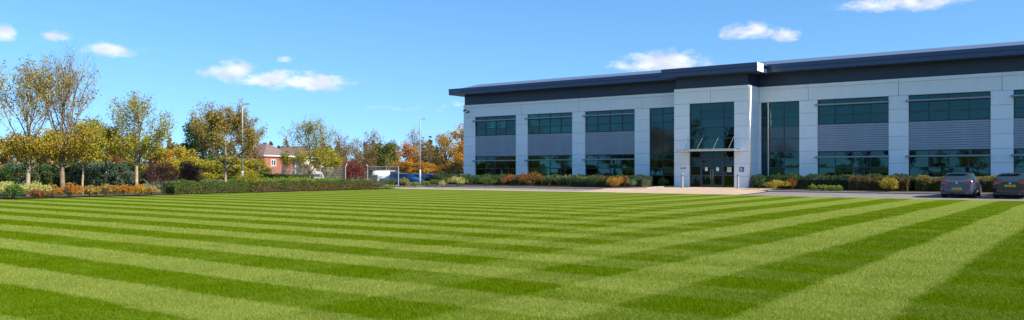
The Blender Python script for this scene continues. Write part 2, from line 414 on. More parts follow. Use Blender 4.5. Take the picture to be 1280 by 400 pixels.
LM = {
 'oliveyellow': leafmat('leaf_olive_yellow', [(.16, .14, .012), (.32, .24, .02), (.46, .33, .03), (.21, .19, .02)]),
 'yellowgreen': leafmat('leaf_yellow_green', [(.13, .15, .014), (.28, .27, .02), (.42, .35, .03), (.16, .19, .02)]),
 'gold': leafmat('leaf_gold', [(.27, .16, .015), (.46, .28, .022), (.52, .22, .02), (.24, .19, .02)]),
 'yellow': leafmat('leaf_yellow', [(.30, .22, .02), (.48, .36, .03), (.34, .30, .03), (.18, .18, .02)]),
 'orange': leafmat('leaf_orange', [(.26, .08, .012), (.48, .17, .02), (.52, .25, .03), (.22, .13, .02)]),
 'rust': leafmat('leaf_rust', [(.12, .035, .014), (.26, .085, .02), (.34, .15, .035), (.12, .07, .02)]),
 'tan': leafmat('leaf_tan', [(.20, .13, .025), (.40, .23, .045), (.46, .32, .08), (.22, .18, .035)]),
 'brown': leafmat('leaf_brown', [(.13, .085, .035), (.22, .14, .055), (.28, .19, .08), (.14, .12, .04)]),
 'olivebrown': leafmat('leaf_olive_brown', [(.17, .14, .025), (.30, .22, .04), (.38, .27, .055), (.18, .18, .03)]),
 'purple': leafmat('leaf_purple', [(.07, .03, .03), (.13, .055, .05), (.18, .09, .07), (.08, .05, .035)]),
 'redpurple': leafmat('leaf_red_purple', [(.10, .022, .026), (.20, .04, .04), (.24, .07, .05), (.12, .05, .03)]),
 'dark': leafmat('leaf_dark_green', [(.018, .040, .010), (.035, .075, .016), (.07, .12, .028), (.025, .05, .02)], .2),
 'laurel': leafmat('leaf_laurel', [(.018, .045, .02), (.045, .085, .045), (.11, .16, .10), (.03, .06, .03)], .15, .4),
 'green': leafmat('leaf_green', [(.035, .085, .012), (.075, .15, .02), (.13, .21, .03), (.05, .10, .02)]),
 'light': leafmat('leaf_light_green', [(.09, .17, .015), (.18, .28, .025), (.27, .36, .04), (.12, .18, .02)]),
 'cream': leafmat('leaf_cream', [(.30, .30, .06), (.55, .50, .14), (.62, .58, .22), (.22, .26, .05)]),
 'hedge': leafmat('leaf_hedge', [(.045, .075, .012), (.085, .13, .02), (.15, .17, .03), (.10, .075, .025)]),
 'hedgebrown': leafmat('leaf_hedge_brown', [(.06, .06, .015), (.14, .10, .03), (.20, .13, .045), (.10, .12, .025)]),
 'spear': leafmat('leaf_spear', [(.035, .07, .02), (.10, .15, .05), (.30, .32, .14), (.05, .09, .03)], .15),
}

# ------------------------------------------------------------------ the setting: sheets
def sheet(name, mat, x0, x1, y0, y1, off, step=1.5, edge=None, kind='structure'):
    nx = max(1, int((x1-x0)/step)); ny = max(1, int((y1-y0)/step)); V = []; F = []
    for j in range(ny+1):
        for i in range(nx+1):
            x = x0+(x1-x0)*i/nx; yb = y1 if edge is None else edge(x); y = y0+(yb-y0)*j/ny
            V.append((x, y, gz(x, y)+off))
    for j in range(ny):
        for i in range(nx):
            a = j*(nx+1)+i; F.append((a, a+1, a+nx+2, a+nx+1))
    me = bpy.data.meshes.new(name); me.from_pydata(V, [], F); me.update()
    me.polygons.foreach_set('use_smooth', [True]*len(F))
    o = link(name, me, mat); o['kind'] = kind
    return o
# one ground sheet out to the horizon: fine where it shows, coarse beyond
def ground():
    xs = sorted(set([-1500, -900, -500, -300, -220]+list(range(-170, 62, 3))+[80, 120, 200, 400, 900, 1500]))
    ys = sorted(set([-1500, -800, -300, -150, -100]+list(range(-72, 190, 3))+[230, 300, 450, 700, 1100, 1800]))
    V = [(x, y, gz(x, y)) for y in ys for x in xs]; n = len(xs)
    F = [(j*n+i, j*n+i+1, (j+1)*n+i+1, (j+1)*n+i) for j in range(len(ys)-1) for i in range(n-1)]
    me = bpy.data.meshes.new('ground'); me.from_pydata(V, [], F); me.update()
    me.polygons.foreach_set('use_smooth', [True]*len(F))
    o = link('ground', me, M['ground']); o['kind'] = 'structure'
ground()
def lawn_edge(x): return 53.0-1.6*sstep(-24, -10, x)
sheet('lawn', M['lawn'], -50.4, 16, -40, 53, .05, 1.5, lawn_edge)
SHEETS = [('asphalt_road', M['asphalt'], -62, -33.4, 55.85, 58.45, .030), ('footpath', M['path'], -66, -33.4, 53.05, 55.75, .045),
          ('asphalt_car_park', M['asphalt'], -19.9, 40, 51.2, 58.6, .030), ('forecourt_paving', M['paving'], -33.3, -20.0, 52.9, 67.3, .060),
          ('asphalt_drive', M['asphalt'], -80, -66.1, 50, 120, .035)]
for nm, m, x0, x1, y0, y1, off in SHEETS:
    s = sheet(nm, m, x0, x1, y0, y1, off, 1.0)
sheet('planting_bed', M['soil'], -58, -33.45, 58.6, 67.4, .12, 1.0)
sheet('planting_bed', M['soil'], -33.3, -30.5, 60.2, 67.4, .121, 1.0)
sheet('planting_bed', M['soil'], -20.2, 12, 58.8, 67.4, .12, 1.0)
sheet('planting_bed', M['soil'], -23.4, -20.3, 63.4, 67.3, .12, .8)
sheet('planting_bed', M['soil'], -53.6, -50.55, -30, 32, .09, 1.5)
sheet('planting_bed', M['soil'], -58.5, -50.55, 32.1, 53.0, .09, 1.5)
def kerb_run(pts, name='kerb', w=.13, h=.13):
    """kerb stones end to end along a polyline, one root with the stones as its pieces"""
    o = empty(name, (pts[0][0], pts[0][1], gz(*pts[0])), kind='structure')
    for (xa, ya), (xb, yb) in zip(pts, pts[1:]):
        L = math.hypot(xb-xa, yb-ya); n = max(1, int(L/.915+.5)); dx, dy = (xb-xa)/n, (yb-ya)/n
        ang = math.atan2(dy, dx); l = L/n
        key = ('kerb', round(l, 2), w, h)
        if key not in _box:
            _box[key] = MB().prism_x([(-w/2, -.06), (w/2, -.06), (w/2, h), (-w/2+.02, h), (-w/2, h-.02)], -l/2+.004, l/2-.004).mesh('kerb_stone'); _box[key].materials.append(M['kerb'])
        for i in range(n):
            x, y = xa+dx*(i+.5), ya+dy*(i+.5)
            k = link('kerb_stone', _box[key], None, o, (x-o.location.x, y-o.location.y, gz(x, y)-o.location.z))
            k.rotation_euler = (0, math.asin(max(-.1, min(.1, -(gz(x+dx/2, y+dy/2)-gz(x-dx/2, y-dy/2))/l))), ang)
    return o
kerb_run([(-61, 58.53), (-33.35, 58.53)])
kerb_run([(-19.9, 58.7), (13, 58.7)])
kerb_run([(-33.35, 58.53), (-30.4, 60.2), (-30.33, 67.3)])
kerb_run([(-19.95, 58.8), (-19.95, 67.3)])
kerb_run([(-62, 55.8), (-33.5, 55.8)], w=.12, h=.07)
kerb_run([(-26.2, 52.75), (-19, 51.75), (-10, 51.5), (14, 51.5)], w=.12, h=.05)

# grass blades on the near part of the lawn (farther off the sheet's own relief takes over)
def blades():
    rng = np.random.default_rng(3)
    Vs = []; rnd = []
    for z0, z1, dens, s in ((7.6, 11, 4800, .9), (11, 15, 2700, 1.1), (15, 21, 1300, 1.45), (21, 44, 420, 2.0)):
        n = int(.66*(z1*z1-z0*z0)*dens)
        z = np.sqrt(rng.uniform(z0*z0, z1*z1, n)); X = z*rng.uniform(-.66, .66, n)
        keep = rng.uniform(0, 1, n) < np.clip((44-z)/22, 0, 1)**1.3
        z = z[keep]; X = X[keep]; n = len(z)
        x = X*CA-z*SA; y = X*SA+z*CA
        g = .003*z+.05
        # mower lean follows the lane
        la = np.where(((y-6.48)/2.34) % 1 < .5, -1, 1)*.25
        lb = np.where(((x+4.9)/2.80) % 1 < .5, -1, 1)*.25
        h = rng.uniform(.010, .034, n)*(.8+.2*s); w = rng.uniform(.003, .006, n)*s; a = rng.uniform(0, math.pi, n)
        lx = rng.normal(0, .45, n)+la; ly = rng.normal(0, .45, n)+lb
        P = np.empty((n, 3, 3))
        P[:, 0] = np.stack([x-w*np.cos(a), y-w*np.sin(a), g-.012], 1); P[:, 1] = np.stack([x+w*np.cos(a), y+w*np.sin(a), g-.012], 1)
        P[:, 2] = np.stack([x+lx*h, y+ly*h, g+h], 1)
        Vs.append(P.reshape(-1, 3)); rnd.append(rng.uniform(0, 1, n))
    V = np.concatenate(Vs); F = np.arange(len(V)).reshape(-1, 3)
    o = link('grass_blades', np_mesh('grass_blades', V, F, np.concatenate(rnd)), M['blade'])
    tag(o, 'short mown grass of the striped lawn', 'grass', kind='stuff')
blades()

# ------------------------------------------------------------------ the office building
BX = (-26.0, 67.5, 0.42)                      # base of the building
FL, VF, VE = .42, 67.5, 65.1                  # floor, main front plane, entrance front plane
office = empty('office_building', BX, label='long two-storey white office block with dark overhanging roof and glazed entrance', cat='building')
def P_(name, mat, *b, parent=office, ch=0): return piece(name, mat, parent, BX, *b, ch=ch)
JH = [FL-.2, 1.38, 2.40, 3.40, 4.43, 5.46, 6.48, 7.49]
def pier(x0, x1, v=VF):
    for a, b in zip(JH, JH[1:]):
        P_('wall_panel', M['panel'], x0+.009, v, a+.009, x1-.009, v+.25, b-.009)
piers = [(-55.38, -53.82), (-48.57, -47.13), (-41.90, -40.45), (-35.20, -33.69), (-20.36, -18.91), (-13.66, -12.26), (-6.92, -5.51), (-.26, 1.16), (6.41, 8.0)]
bays = [(-53.82, -48.57), (-47.13, -41.90), (-40.45, -35.20), (-18.91, -13.66), (-12.26, -6.92), (-5.51, -.26), (1.16, 6.41)]
for p in piers: pier(*p)
pier(-30.18, -28.78, VE); pier(-24.88, -23.66, VE)
P_('wall_panel', M['panel'], -23.64, VF, FL-.2, -23.50, VF+.25, 7.482)
# parapet band, joints over the piers
cuts = [-55.38]+[(a+b)/2 for a, b in piers[1:4]]+[-30.20]
cuts2 = [-23.64]+[(a+b)/2 for a, b in piers[4:8]]+[8.0]
for cc, v in ((cuts, VF), (cuts2, VF), ([-30.18, -26.9, -23.66], VE)):
    for a, b in zip(cc, cc[1:]):
        P_('wall_panel', M['panel'], a+.014, v, 7.502, b-.014, v+.25, 8.50)
        P_('coping_panel', M['panel'], a+.008, v-.012, 8.516, b-.008, v+.25, 8.78)
# entrance side returns, in panels too
for a, b in zip(JH[:-1]+[7.49], JH[1:]+[8.78]):
    P_('wall_panel', M['panel'], -23.91, VE+.258, a+.008, -23.66, VF+.2, b-.008)
    P_('wall_panel', M['panel'], -30.18, VE+.258, a+.008, -29.93, VF+.2, b-.008)
# low wall under the bays
for a, b in bays: P_('sill_panel', M['panel'], a-.004, VF+.06, FL-.2, b+.004, VF+.25, 1.27)
# dark structure behind the joints
m = MB()
for a, b in piers: m.box(a+.05, VF+.2, FL, b-.05, VF+.42, 8.75)
m.box(-30.1, VE+.2, FL, -28.83, VE+.4, 8.75); m.box(-24.83, VE+.2, FL, -23.75, VE+.4, 8.75)
m.box(-55.3, VF+.2, 7.52, 7.9, VF+.40, 8.76); m.box(-28.8, VE+.2, 7.52, -24.9, VE+.4, 8.74)
m.build('wall_core', M['core'], office, BX)
# shell: ends, back, floors, roof deck
m = MB(); m.box(-55.38, VF+.27, FL-.3, -55.1, VF+16, 9.7); m.box(7.72, VF+.27, FL-.3, 8.0, VF+16, 9.7); m.box(-55.09, VF+15.7, FL-.3, 7.71, VF+16, 9.7)
m.build('end_wall', M['panel'], office, BX)
m = MB(); m.box(-55.05, VF+.42, FL-.3, 7.7, VF+15.6, FL); m.box(-29.9, VE+.4, FL-.3, -23.93, VF+.41, FL); m.build('floor_slab', M['infloor'], office, BX)
m = MB(); m.box(-55.05, VF+.42, 3.55, 7.7, VF+15.6, 4.35); m.build('floor_slab', M['inwall'], office, BX)
m = MB(); m.box(-55.05, VF+.42, 7.75, 7.7, VF+15.6, 8.1); m.box(-29.9, VE+.42, 7.75, -23.93, VF+.41, 8.1); m.build('ceiling', M['inwall'], office, BX)
m = MB()
for x in [-55.0, -44.5, -37.8, -34.5, -29.85, -23.9, -19.6, -13.0, -6.2, .5, 7.6]: m.box(x, VF+.44, FL, x+.1, VF+8, 7.75)
m.box(-54.9, VF+7.6, FL, 7.6, VF+7.75, 7.75)
m.build('partition', M['inwall'], office, BX)
# windows
rng = random.Random(5)
def window(x0, x1, z0, z1, vx, hz, v=VF, fw=.065, glass='glass', spandrel=None, blinds=None, name='window'):
    """frame = part, every pane (and blind behind it) = sub-part"""
    yf = v+.11; d = .10
    m = MB()
    m.box(x0, yf, z0, x0+fw, yf+d, z1).box(x1-fw, yf, z0, x1, yf+d, z1)
    m.box(x0+fw, yf, z1-fw, x1-fw, yf+d, z1).box(x0+fw, yf, z0, x1-fw, yf+d, z0+fw)
    xs = [x0]+vx+[x1]; zs = [z0]+hz+[z1]
    for x in vx: m.box(x-fw/2, yf+.002, z0+fw, x+fw/2, yf+d-.002, z1-fw)
    for z in hz:
        for a, b in zip(xs, xs[1:]):
            l = a+(fw if a == x0 else fw/2); r = b-(fw if b == x1 else fw/2)
            m.box(l, yf+.004, z-fw/2, r, yf+d-.004, z+fw/2)
    fr = m.build(name, M['frame'], office, BX)
    for j, (c, e) in enumerate(zip(zs, zs[1:])):
        for i, (a, b) in enumerate(zip(xs, xs[1:])):
            l = a+(fw if a == x0 else fw/2); r = b-(fw if b == x1 else fw/2)
            lo = c+(fw if c == z0 else fw/2); hi = e-(fw if e == z1 else fw/2)
            sp = spandrel and spandrel[0] <= (c+e)/2 <= spandrel[1]
            piece('pane', M['spandrel'] if sp else M[glass], fr, BX, l+.001, yf+.045, lo+.001, r-.001, yf+.061, hi-.001)
            if blinds and not sp and (i, j) in blinds:
                k = blinds[(i, j)]
                piece('blind', M['blind'], fr, BX, l+.02, yf+.16, hi-(hi-lo)*k, r-.02, yf+.165, hi)
    return fr
def fin(x0, x1, z, v=VF):
    m = MB(); m.prism_x([(v-.34, z-.01), (v-.30, z-.06), (v-.04, z-.05), (v-.04, z+.03), (v-.30, z+.07), (v-.34, z+.03)], x0, x1)
    o = m.build('sunshade_fin', M['shade'], office, BX)
    for i in range(3):
        x = x0+.35+(x1-x0-.7)*i/2
        MB().box(x-.02, v-.1, z-.03, x+.02, v+.112, z+.03).build('bracket', M['shade'], o, BX)
BL = {0: ({}, {}), 1: ({(2, 0): 1, (3, 0): .9, (2, 1): 1}, {}), 2: ({(0, 1): 1, (0, 0): 1, (1, 1): .6, (0, 2): 1, (1, 2): 1}, {(3, 1): .5}),
      3: ({(i, j): 1 for i in range(4) for j in (1, 2)} | {(0, 0): .5, (2, 0): .55, (3, 0): .7}, {(i, j): 1 for i in range(4) for j in (1, 2)} | {(0, 0): .5, (1, 0): .45, (2, 0): .35, (3, 0): .5}),
      4: ({(i, j): 1 for i in range(4) for j in (1, 2)} | {(0, 0): .8, (3, 0): .8}, {(0, 1): 1, (0, 2): 1, (3, 2): 1, (3, 1): .6}),
      5: ({(i, j): 1 for i in range(4) for j in (0, 1, 2)}, {(0, 1): 1, (1, 1): 1}), 6: ({(1, 1): 1}, {})}
for i, (a, b) in enumerate(bays):
    w = b-a; vx = [a+w*.25, a+w*.5, a+w*.745]
    window(a, b, 5.52, 7.485, vx, [6.24, 7.03], blinds=BL[i][0])
    window(a, b, 1.38, 3.37, vx, [2.10, 2.88], blinds=BL[i][1])
    fin(a-.16, b+.02, 7.05); fin(a-.16, b+.02, 2.90)
    P_('window_sill', M['shade'], a+.004, VF-.03, 1.275, b-.004, VF+.13, 1.376)
    back = P_('louvre_backing', M['core'], a, VF+.16, 3.374, b, VF+.24, 5.516)
    n = 12; h = (5.50-3.385)/n
    for k in range(n):
        z = 3.385+h*k
        key = ('slat', round(w, 2))
        if key not in _box:
            _box[key] = MB().prism_x([(.07, 0), (.016, .004), (0, .020), (0, h-.030), (.016, h-.014), (.07, h-.008)], -w/2+.006, w/2-.006).mesh('slat'); _box[key].materials.append(M['slat'])
        s = link('slat', _box[key], None, back)
        s.location = (0, (VF+.088)-(VF+.20), z-(3.374+5.516)/2)
    if i in (0, 2, 4, 6):                        # desks just inside the ground floor glazing
        for k in range(3):
            x = a+.5+k*1.6
            P_('desk', M['desk'], x, VF+1.2, 1.1, x+1.3, VF+1.9, 1.14)
# tall glazing either side of the entrance
TZ = [1.42, 2.10, 2.86, 3.39, 4.45, 5.46, 6.22, 6.96]
window(-33.69, -30.19, FL, 7.485, [-32.45, -31.05], TZ, spandrel=(3.4, 5.4), blinds={(0, 1): 1, (1, 3): 1, (0, 3): 1, (0, 7): 1, (1, 7): 1, (1, 8): 1}, name='tall_window')
g2 = window(-23.49, -20.36, FL, 7.485, [-22.88, -21.62], TZ, spandrel=(3.4, 5.4), blinds={(i, j): 1 for i in (1, 2) for j in (1, 2, 3, 6, 7, 8)}, name='tall_window')
piece('mullion', M['silver'], g2, BX, -22.93, VF+.03, FL, -22.85, VF+.108, 7.48)
# entrance screen
window(-28.77, -24.89, 3.50, 7.485, [-27.83, -25.80], [4.55, 5.44, 6.18, 6.88], VE, glass='glass', name='entrance_window')
window(-28.77, -27.80, FL, 3.49, [], [1.45, 2.24, 2.92], VE, glass='door', name='side_light')
window(-25.83, -24.89, FL, 3.49, [], [1.45, 2.24, 2.92], VE, glass='door', name='side_light')
window(-27.79, -25.84, 2.80, 3.49, [-26.8], [], VE, glass='door', name='fan_light')
for x0, x1, hx in ((-27.78, -26.83, -26.93), (-26.80, -25.85, -26.70)):
    m = MB(); y = VE+.10
    m.box(x0, y, FL+.01, x0+.10, y+.09, 2.79).box(x1-.10, y, FL+.01, x1, y+.09, 2.79).box(x0+.1, y, 2.69, x1-.1, y+.09, 2.79).box(x0+.1, y, FL+.01, x1-.1, y+.09, FL+.25).box(x0+.1, y+.004, 1.40, x1-.1, y+.086, 1.50)
    d = m.build('door', M['frame'], office, BX)
    piece('pane', M['door'], d, BX, x0+.101, y+.04, FL+.251, x1-.101, y+.056, 1.399); piece('pane', M['door'], d, BX, x0+.101, y+.04, 1.501, x1-.101, y+.056, 2.689)
    MB().tube([(hx, y-.06, 1.15), (hx, y-.06, 1.95)], .016, 8).tube([(hx, y-.06, 1.25), (hx, y+.01, 1.25)], .012, 6).tube([(hx, y-.06, 1.85), (hx, y+.01, 1.85)], .012, 6).build('handle', M['silver'], d, BX)
    piece('notice', M['white'], d, BX, (x0+x1)/2-.13, y+.030, 1.82, (x0+x1)/2+.10, y+.034, 2.12)
P_('notice', plain('pale_notice', (.52, .58, .42), .7), -25.53, VE+.148, 1.72, -25.15, VE+.152, 2.14)
P_('threshold', M['silver'], -28.78, VE-.05, FL-.06, -24.88, VE+.12, FL+.008)
# entrance canopy: steel edge, glass, outriggers and hangers
cf, cz = VE-1.45, 3.53
m = MB(); m.prism_x([(cf, cz-.02), (cf+.02, cz-.09), (cf+.12, cz-.10), (cf+.12, cz+.08), (cf+.03, cz+.09), (cf, cz+.05)], -29.35, -24.35)
m.box(-29.35, VE-.16, cz-.02, -24.35, VE-.02, cz+.12)
can = m.build('canopy', M['silver'], office, BX)
for x in (-29.2, -28.0, -26.85, -25.65, -24.5):
    piece('outrigger', M['silver'], can, BX, x-.03, cf+.121, cz-.06, x+.03, VE-.161, cz+.03)
for a, b in zip((-29.2, -28.0, -26.85, -25.65), (-28.0, -26.85, -25.65, -24.5)):
    piece('pane', glass_mat('canopy_glass', (.62, .70, .70), (.9, .95, .95), 1.5) if 'cg' not in M else M['cg'], can, BX, a+.035, cf+.13, cz+.035, b-.035, VE-.17, cz+.05)
for x in (-28.85, -27.55, -26.15, -24.85):
    MB().tube([(x, cf+.1, cz+.06), (x, VE-.01, cz+1.18)], .015, 8).build('hanger_rod', M['greysign'], can, BX)
# roof: recessed navy band, projecting eaves, low-pitched sheet behind
def prism(name, mat, poly, x0, x1, parent=office): return MB().prism_x(poly, x0, x1).build(name, mat, parent, BX)
roof = prism('roof', M['roofm'], [(66.28, 10.43), (69.6, 11.16), (75.6, 11.30), (84.2, 10.6), (84.2, 10.2), (66.28, 10.2)], -54.9, 9.0)
prism('recessed_band', M['navy'], [(VF+.09, 8.79), (VF+.09, 9.80), (VF+1, 9.80), (VF+1, 8.79)], -55.30, 7.95)
prism('recessed_band', M['navy'], [(VE+.09, 8.79), (VE+.09, 9.72), (VF+.07, 9.72), (VF+.07, 8.79)], -30.02, -23.74)
for (v, x0, x1, z0, z1, back) in ((66.0, -56.15, 9.4, 9.79, 10.42, 84.0), (63.62, -30.66, -22.42, 9.70, 10.36, 65.98)):
    zm = (z0+z1)/2
    e = prism('eaves', M['navy2'], [(v+.05, z0), (v+.05, zm), (v+.12, zm+.002), (back, zm+.002), (back, z0)], x0+.03, x1-.03, roof)
    n = max(3, int((x1-x0)/4.1)); w = (x1-x0)/n
    for i in range(n):
        a, b = x0+i*w+.003, x0+(i+1)*w-.003
        piece('fascia_panel', M['navy2'], roof, BX, a, v, z0-.01, b, v+.045, zm-.015); piece('fascia_panel', M['navy2'], roof, BX, a, v-.035, zm+.01, b, v+.10, z1)
    m = MB().box(x1-.028, v+.0, z0-.01, x1, v+1.4, zm-.02).box(x1-.028, v-.03, zm+.015, x1, v+1.4, z1); m.build('eaves_end', M['white'] if v < 65 else M['navy2'], roof, BX)  # entrance roof end coloured white as if sunlit, the main one stays navy
    prism('eaves_cap', M['navy2'], [(v-.03, z1-.10), (v-.03, z1+.004), (v+.4, z1+.03), (back, z1+.03), (back, z1-.10)], x0, x1-.03, roof)
# bright metal tube added as the sunlit strip on the entrance's corner
MB().tube([(-23.58, VE+.06, FL-.1), (-23.58, VE+.06, 8.75)], .055, 10).build('sunlit_strip_tube', M['silver'], office, BX, smooth=True)

# things fixed to or standing by the building
def wall_sign():
    o = empty('wall_sign', (-24.25, VE, 1.95), label='small blue square sign on the white panel right of the entrance', cat='sign')
    MB().box(-.19, -.03, -.19, .19, -.002, .19).build('board', M['blue'], o)
    MB().box(-.11, -.036, .04, .03, -.0305, .12).box(-.13, -.036, -.03, .13, -.0305, .005).box(-.13, -.036, -.11, .08, -.0305, -.075).build('marking', M['white'], o)
    o = empty('wall_sign', (-29.35, VE, 2.05), label='row of small grey lettering on the panel left of the entrance', cat='sign')
    r2 = random.Random(1)
    for i in range(6):
        x = -.26+i*.09; h = r2.choice((.09, .12, .12, .15))
        MB().box(x, -.02, -.06, x+.06, -.001, -.06+h).build('letter', M['greysign'], o)
wall_sign()
def cctv(x, z, lab):
    o = empty('security_camera', (x, VF, z), label=lab, cat='camera')
    MB().box(-.04, -.10, -.04, .04, 0, .04).tube([(0, -.1, 0), (0, -.22, -.03)], .02).build('bracket', M['black'], o)
    MB().tube([(-.14, -.26, -.12), (.16, -.26, -.04)], .075, 10).build('housing', M['black'], o)
cctv(-55.05, 8.30, 'small dark camera nearest the corner of the white office wall')
cctv(-54.62, 8.10, 'larger dark camera just right of the first one under the roof')
def bollard(px, z, lab):
    x, y = W(px, z); g = gz(x, y)+.06
    o = empty('bollard', (x, y, g), label=lab, cat='bollard', group='bollards at the entrance')
    MB().tube([(0, 0, 0), (0, 0, .98)], .085, 14, False).build('post', M['steel'], o, smooth=True)
    MB().tube([(0, 0, .98), (0, 0, 1.06)], .078, 14).build('lamp_band', M['black'], o)
    MB().tube([(0, 0, 1.06), (0, 0, 1.16), (0, 0, 1.18)], [.088, .088, .06], 14).build('cap', M['silver'], o)
    MB().tube([(0, 0, 0), (0, 0, .015)], .13, 14).build('base_plate', M['steel'], o)
bollard(853, 66.6, 'brushed steel bollard left of the entrance doors')
bollard(922.5, 63.6, 'brushed steel bollard right of the entrance doors')

# ------------------------------------------------------------------ vehicles
def loft(stations, ring):
    """stations along the length -> list of rings of points, mirrored"""
    return [ring(*s) for s in stations]
def car(name, loc, rz, paint, label, kind='hatch', detail=True, group=None, plate_z=.46):
    o = empty(name, loc, rz, label=label, cat='van' if kind == 'van' else 'car', group=group)
    # x, z bottom, z belt, z top, half width low, half width belt, half width roof
    if kind == 'hatch':
        S = [(-2.10, .42, .90, .93, .70, .66, .60), (-2.05, .26, .97, 1.00, .82, .78, .70), (-1.93, .22, .99, 1.08, .87, .82, .67), (-1.60, .20, .98, 1.405, .885, .84, .60),
             (-1.25, .20, .965, 1.46, .89, .85, .60), (-.35, .19, .945, 1.485, .89, .855, .61), (.25, .19, .93, 1.44, .89, .85, .59), (.62, .19, .925, 1.24, .89, .845, .64),
             (1.08, .20, .90, .97, .885, .83, .72), (1.60, .21, .80, .87, .87, .80, .66), (1.98, .24, .66, .74, .82, .74, .58), (2.12, .34, .56, .62, .70, .62, .48)]
        rw, ws, sw, wb = (1, 2, 3), (6, 7), (2, 3, 4, 5, 6), (-1.28, 1.32)
    else:
        S = [(-2.15, .40, .95, 1.72, .80, .80, .68), (-2.10, .25, 1.0, 1.80, .88, .88, .74), (-1.6, .22, 1.05, 1.84, .90, .90, .76), (0, .22, 1.05, 1.84, .90, .90, .76),
             (.55, .22, 1.04, 1.80, .90, .89, .74), (.95, .22, 1.02, 1.52, .90, .87, .74), (1.38, .23, 1.0, 1.06, .88, .85, .72), (1.95, .28, .80, .88, .84, .78, .62), (2.18, .40, .60, .68, .70, .62, .5)]
        rw, ws, sw, wb = (), (4, 5), (3, 4, 5), (-1.35, 1.40)
    def ring(x, zb, zl, zt, wl, wb_, wr):
        zt2 = zl+(zt-zl)*.90
        half = [(wl*.86, zb), (wl*.97, zb+.10), (wl, zb+(zl-zb)*.42), (wl*.985, zb+(zl-zb)*.74), (wb_, zl), (wr+(wb_-wr)*.16, zt2), (wr*.62, zt-.012 if zt-zl > .2 else zt)]
        return [(x, -y, z) for y, z in half]+[(x, y, z) for y, z in reversed(half)]
    rings = [ring(*s) for s in S]; n = len(rings[0])       # 14 points, 0..6 right side, 7..13 left
    V = [p for r in rings for p in r]
    body, glass = [], {'rear_window': [], 'windscreen': [], 'side_window': []}
    for i in range(len(S)-1):
        for k in range(n):
            f = (i*n+k, i*n+(k+1) % n, (i+1)*n+(k+1) % n, (i+1)*n+k)
            if k in (4, 8) and i in sw: glass['side_window'].append(f)
            elif k in (6,) and i in rw and kind == 'hatch' and i < 3: glass['rear_window'].append(f)
            elif k in (5, 7) and i in rw and i == 2: glass['rear_window'].append(f)
            elif k in (5, 6, 7) and i in ws: glass['windscreen'].append(f)
            else: body.append(f)
    body.append(tuple(range(n))); body.append(tuple((len(S)-1)*n+k for k in reversed(range(n))))
    def sub(nm, faces, mat, parent):
        if not faces: return
        ids = sorted({v for f in faces for v in f}); mp = {v: i for i, v in enumerate(ids)}
        me = bpy.data.meshes.new(nm); me.from_pydata([V[v] for v in ids], [], [tuple(mp[v] for v in f) for f in faces]); me.update()
        me.polygons.foreach_set('use_smooth', [len(p.vertices) == 4 for p in me.polygons]); return link(nm, me, mat, parent)
    sub('body', body, paint, o)
    for nm in glass: sub(nm, glass[nm], M['carglass'], o)
    for sx in wb:
        for sy in (-1, 1):
            w = MB().tube([(sx, sy*.60, .315), (sx, sy*.895, .315)], .315, 18).build('wheel', M['rubber'], o)
            MB().tube([(sx, sy*.896, .315), (sx, sy*.902, .315)], .205, 12).build('rim', M['rim'], w)
            MB().tube([(sx, sy*.70, .36), (sx, sy*.886, .36)], .375, 18).build('wheel_arch', M['black'], o)
    if not detail: return o
    x = S[1][0]
    for sy in (-1, 1):
        MB().prism_x([(sy*.44, .86), (sy*.76, .80), (sy*.81, .90), (sy*.74, .985), (sy*.46, .97)] if sy > 0 else [(sy*.44, .86), (sy*.46, .97), (sy*.74, .985), (sy*.81, .90), (sy*.76, .80)], x-.055, x+.12).build('tail_light', M['redlamp'], o)
        MB().box(.52, sy*.90 if sy > 0 else sy*1.06, .96, .66, sy*1.06 if sy > 0 else sy*.90, 1.08).build('mirror', paint, o)
        MB().box(x-.075, sy*.60-.06, .42, x-.03, sy*.60+.06, .46).build('reflector', M['redlamp'], o)
    pl = MB().box(x-.105, -.26, plate_z, x-.07, .26, plate_z+.115).build('number_plate', M['yplate'], o)
    m = MB()
    for i in range(7):
        y = -.21+i*.06+(.02 if i > 3 else 0); m.box(x-.108, y, plate_z+.025, x-.1055, y+.035, plate_z+.09)
    m.build('plate_characters', M['black'], pl)
    MB().tube([(x-.085, 0, .86), (x-.05, 0, .86)], .055, 14).build('badge', M['silver'], o)
    MB().box(x-.02, -.80, .22, x+.10, .80, .34).build('bumper', paint, o)
    MB().box(x-.03, -.55, .20, x+.2, .55, .30).build('diffuser', M['black'], o)
    MB().tube([(x-.04, -.48, .25), (x+.1, -.48, .25)], .032, 8).build('exhaust', M['steel'], o)
    MB().box(-1.72, -.52, 1.415, -1.55, .52, 1.455).build('roof_spoiler', paint, o)
    MB().tube([(-1.95, .0, 1.03), (-1.86, .36, 1.10)], .010, 5).build('rear_wiper', M['black'], o)
    return o
def car_at(name, px, z, rz, *a, off=.035, **k):
    x, y = W(px, z); return car(name, (x, y, gz(x, y)+off), rz, *a, **k)
car('parked_car', (-7.35, 56.7, gz(-7.35, 56.7)+.03), R(90.5), M['carblue'], 'blue-grey hatchback parked nose to the hedge, whole rear in view', group='cars parked before the office')
car('parked_car', (-4.62, 56.75, gz(-4.62, 56.75)+.03), R(89.5), M['carblack'], 'black hatchback cut by the right edge of the picture', group='cars parked before the office', plate_z=.66)
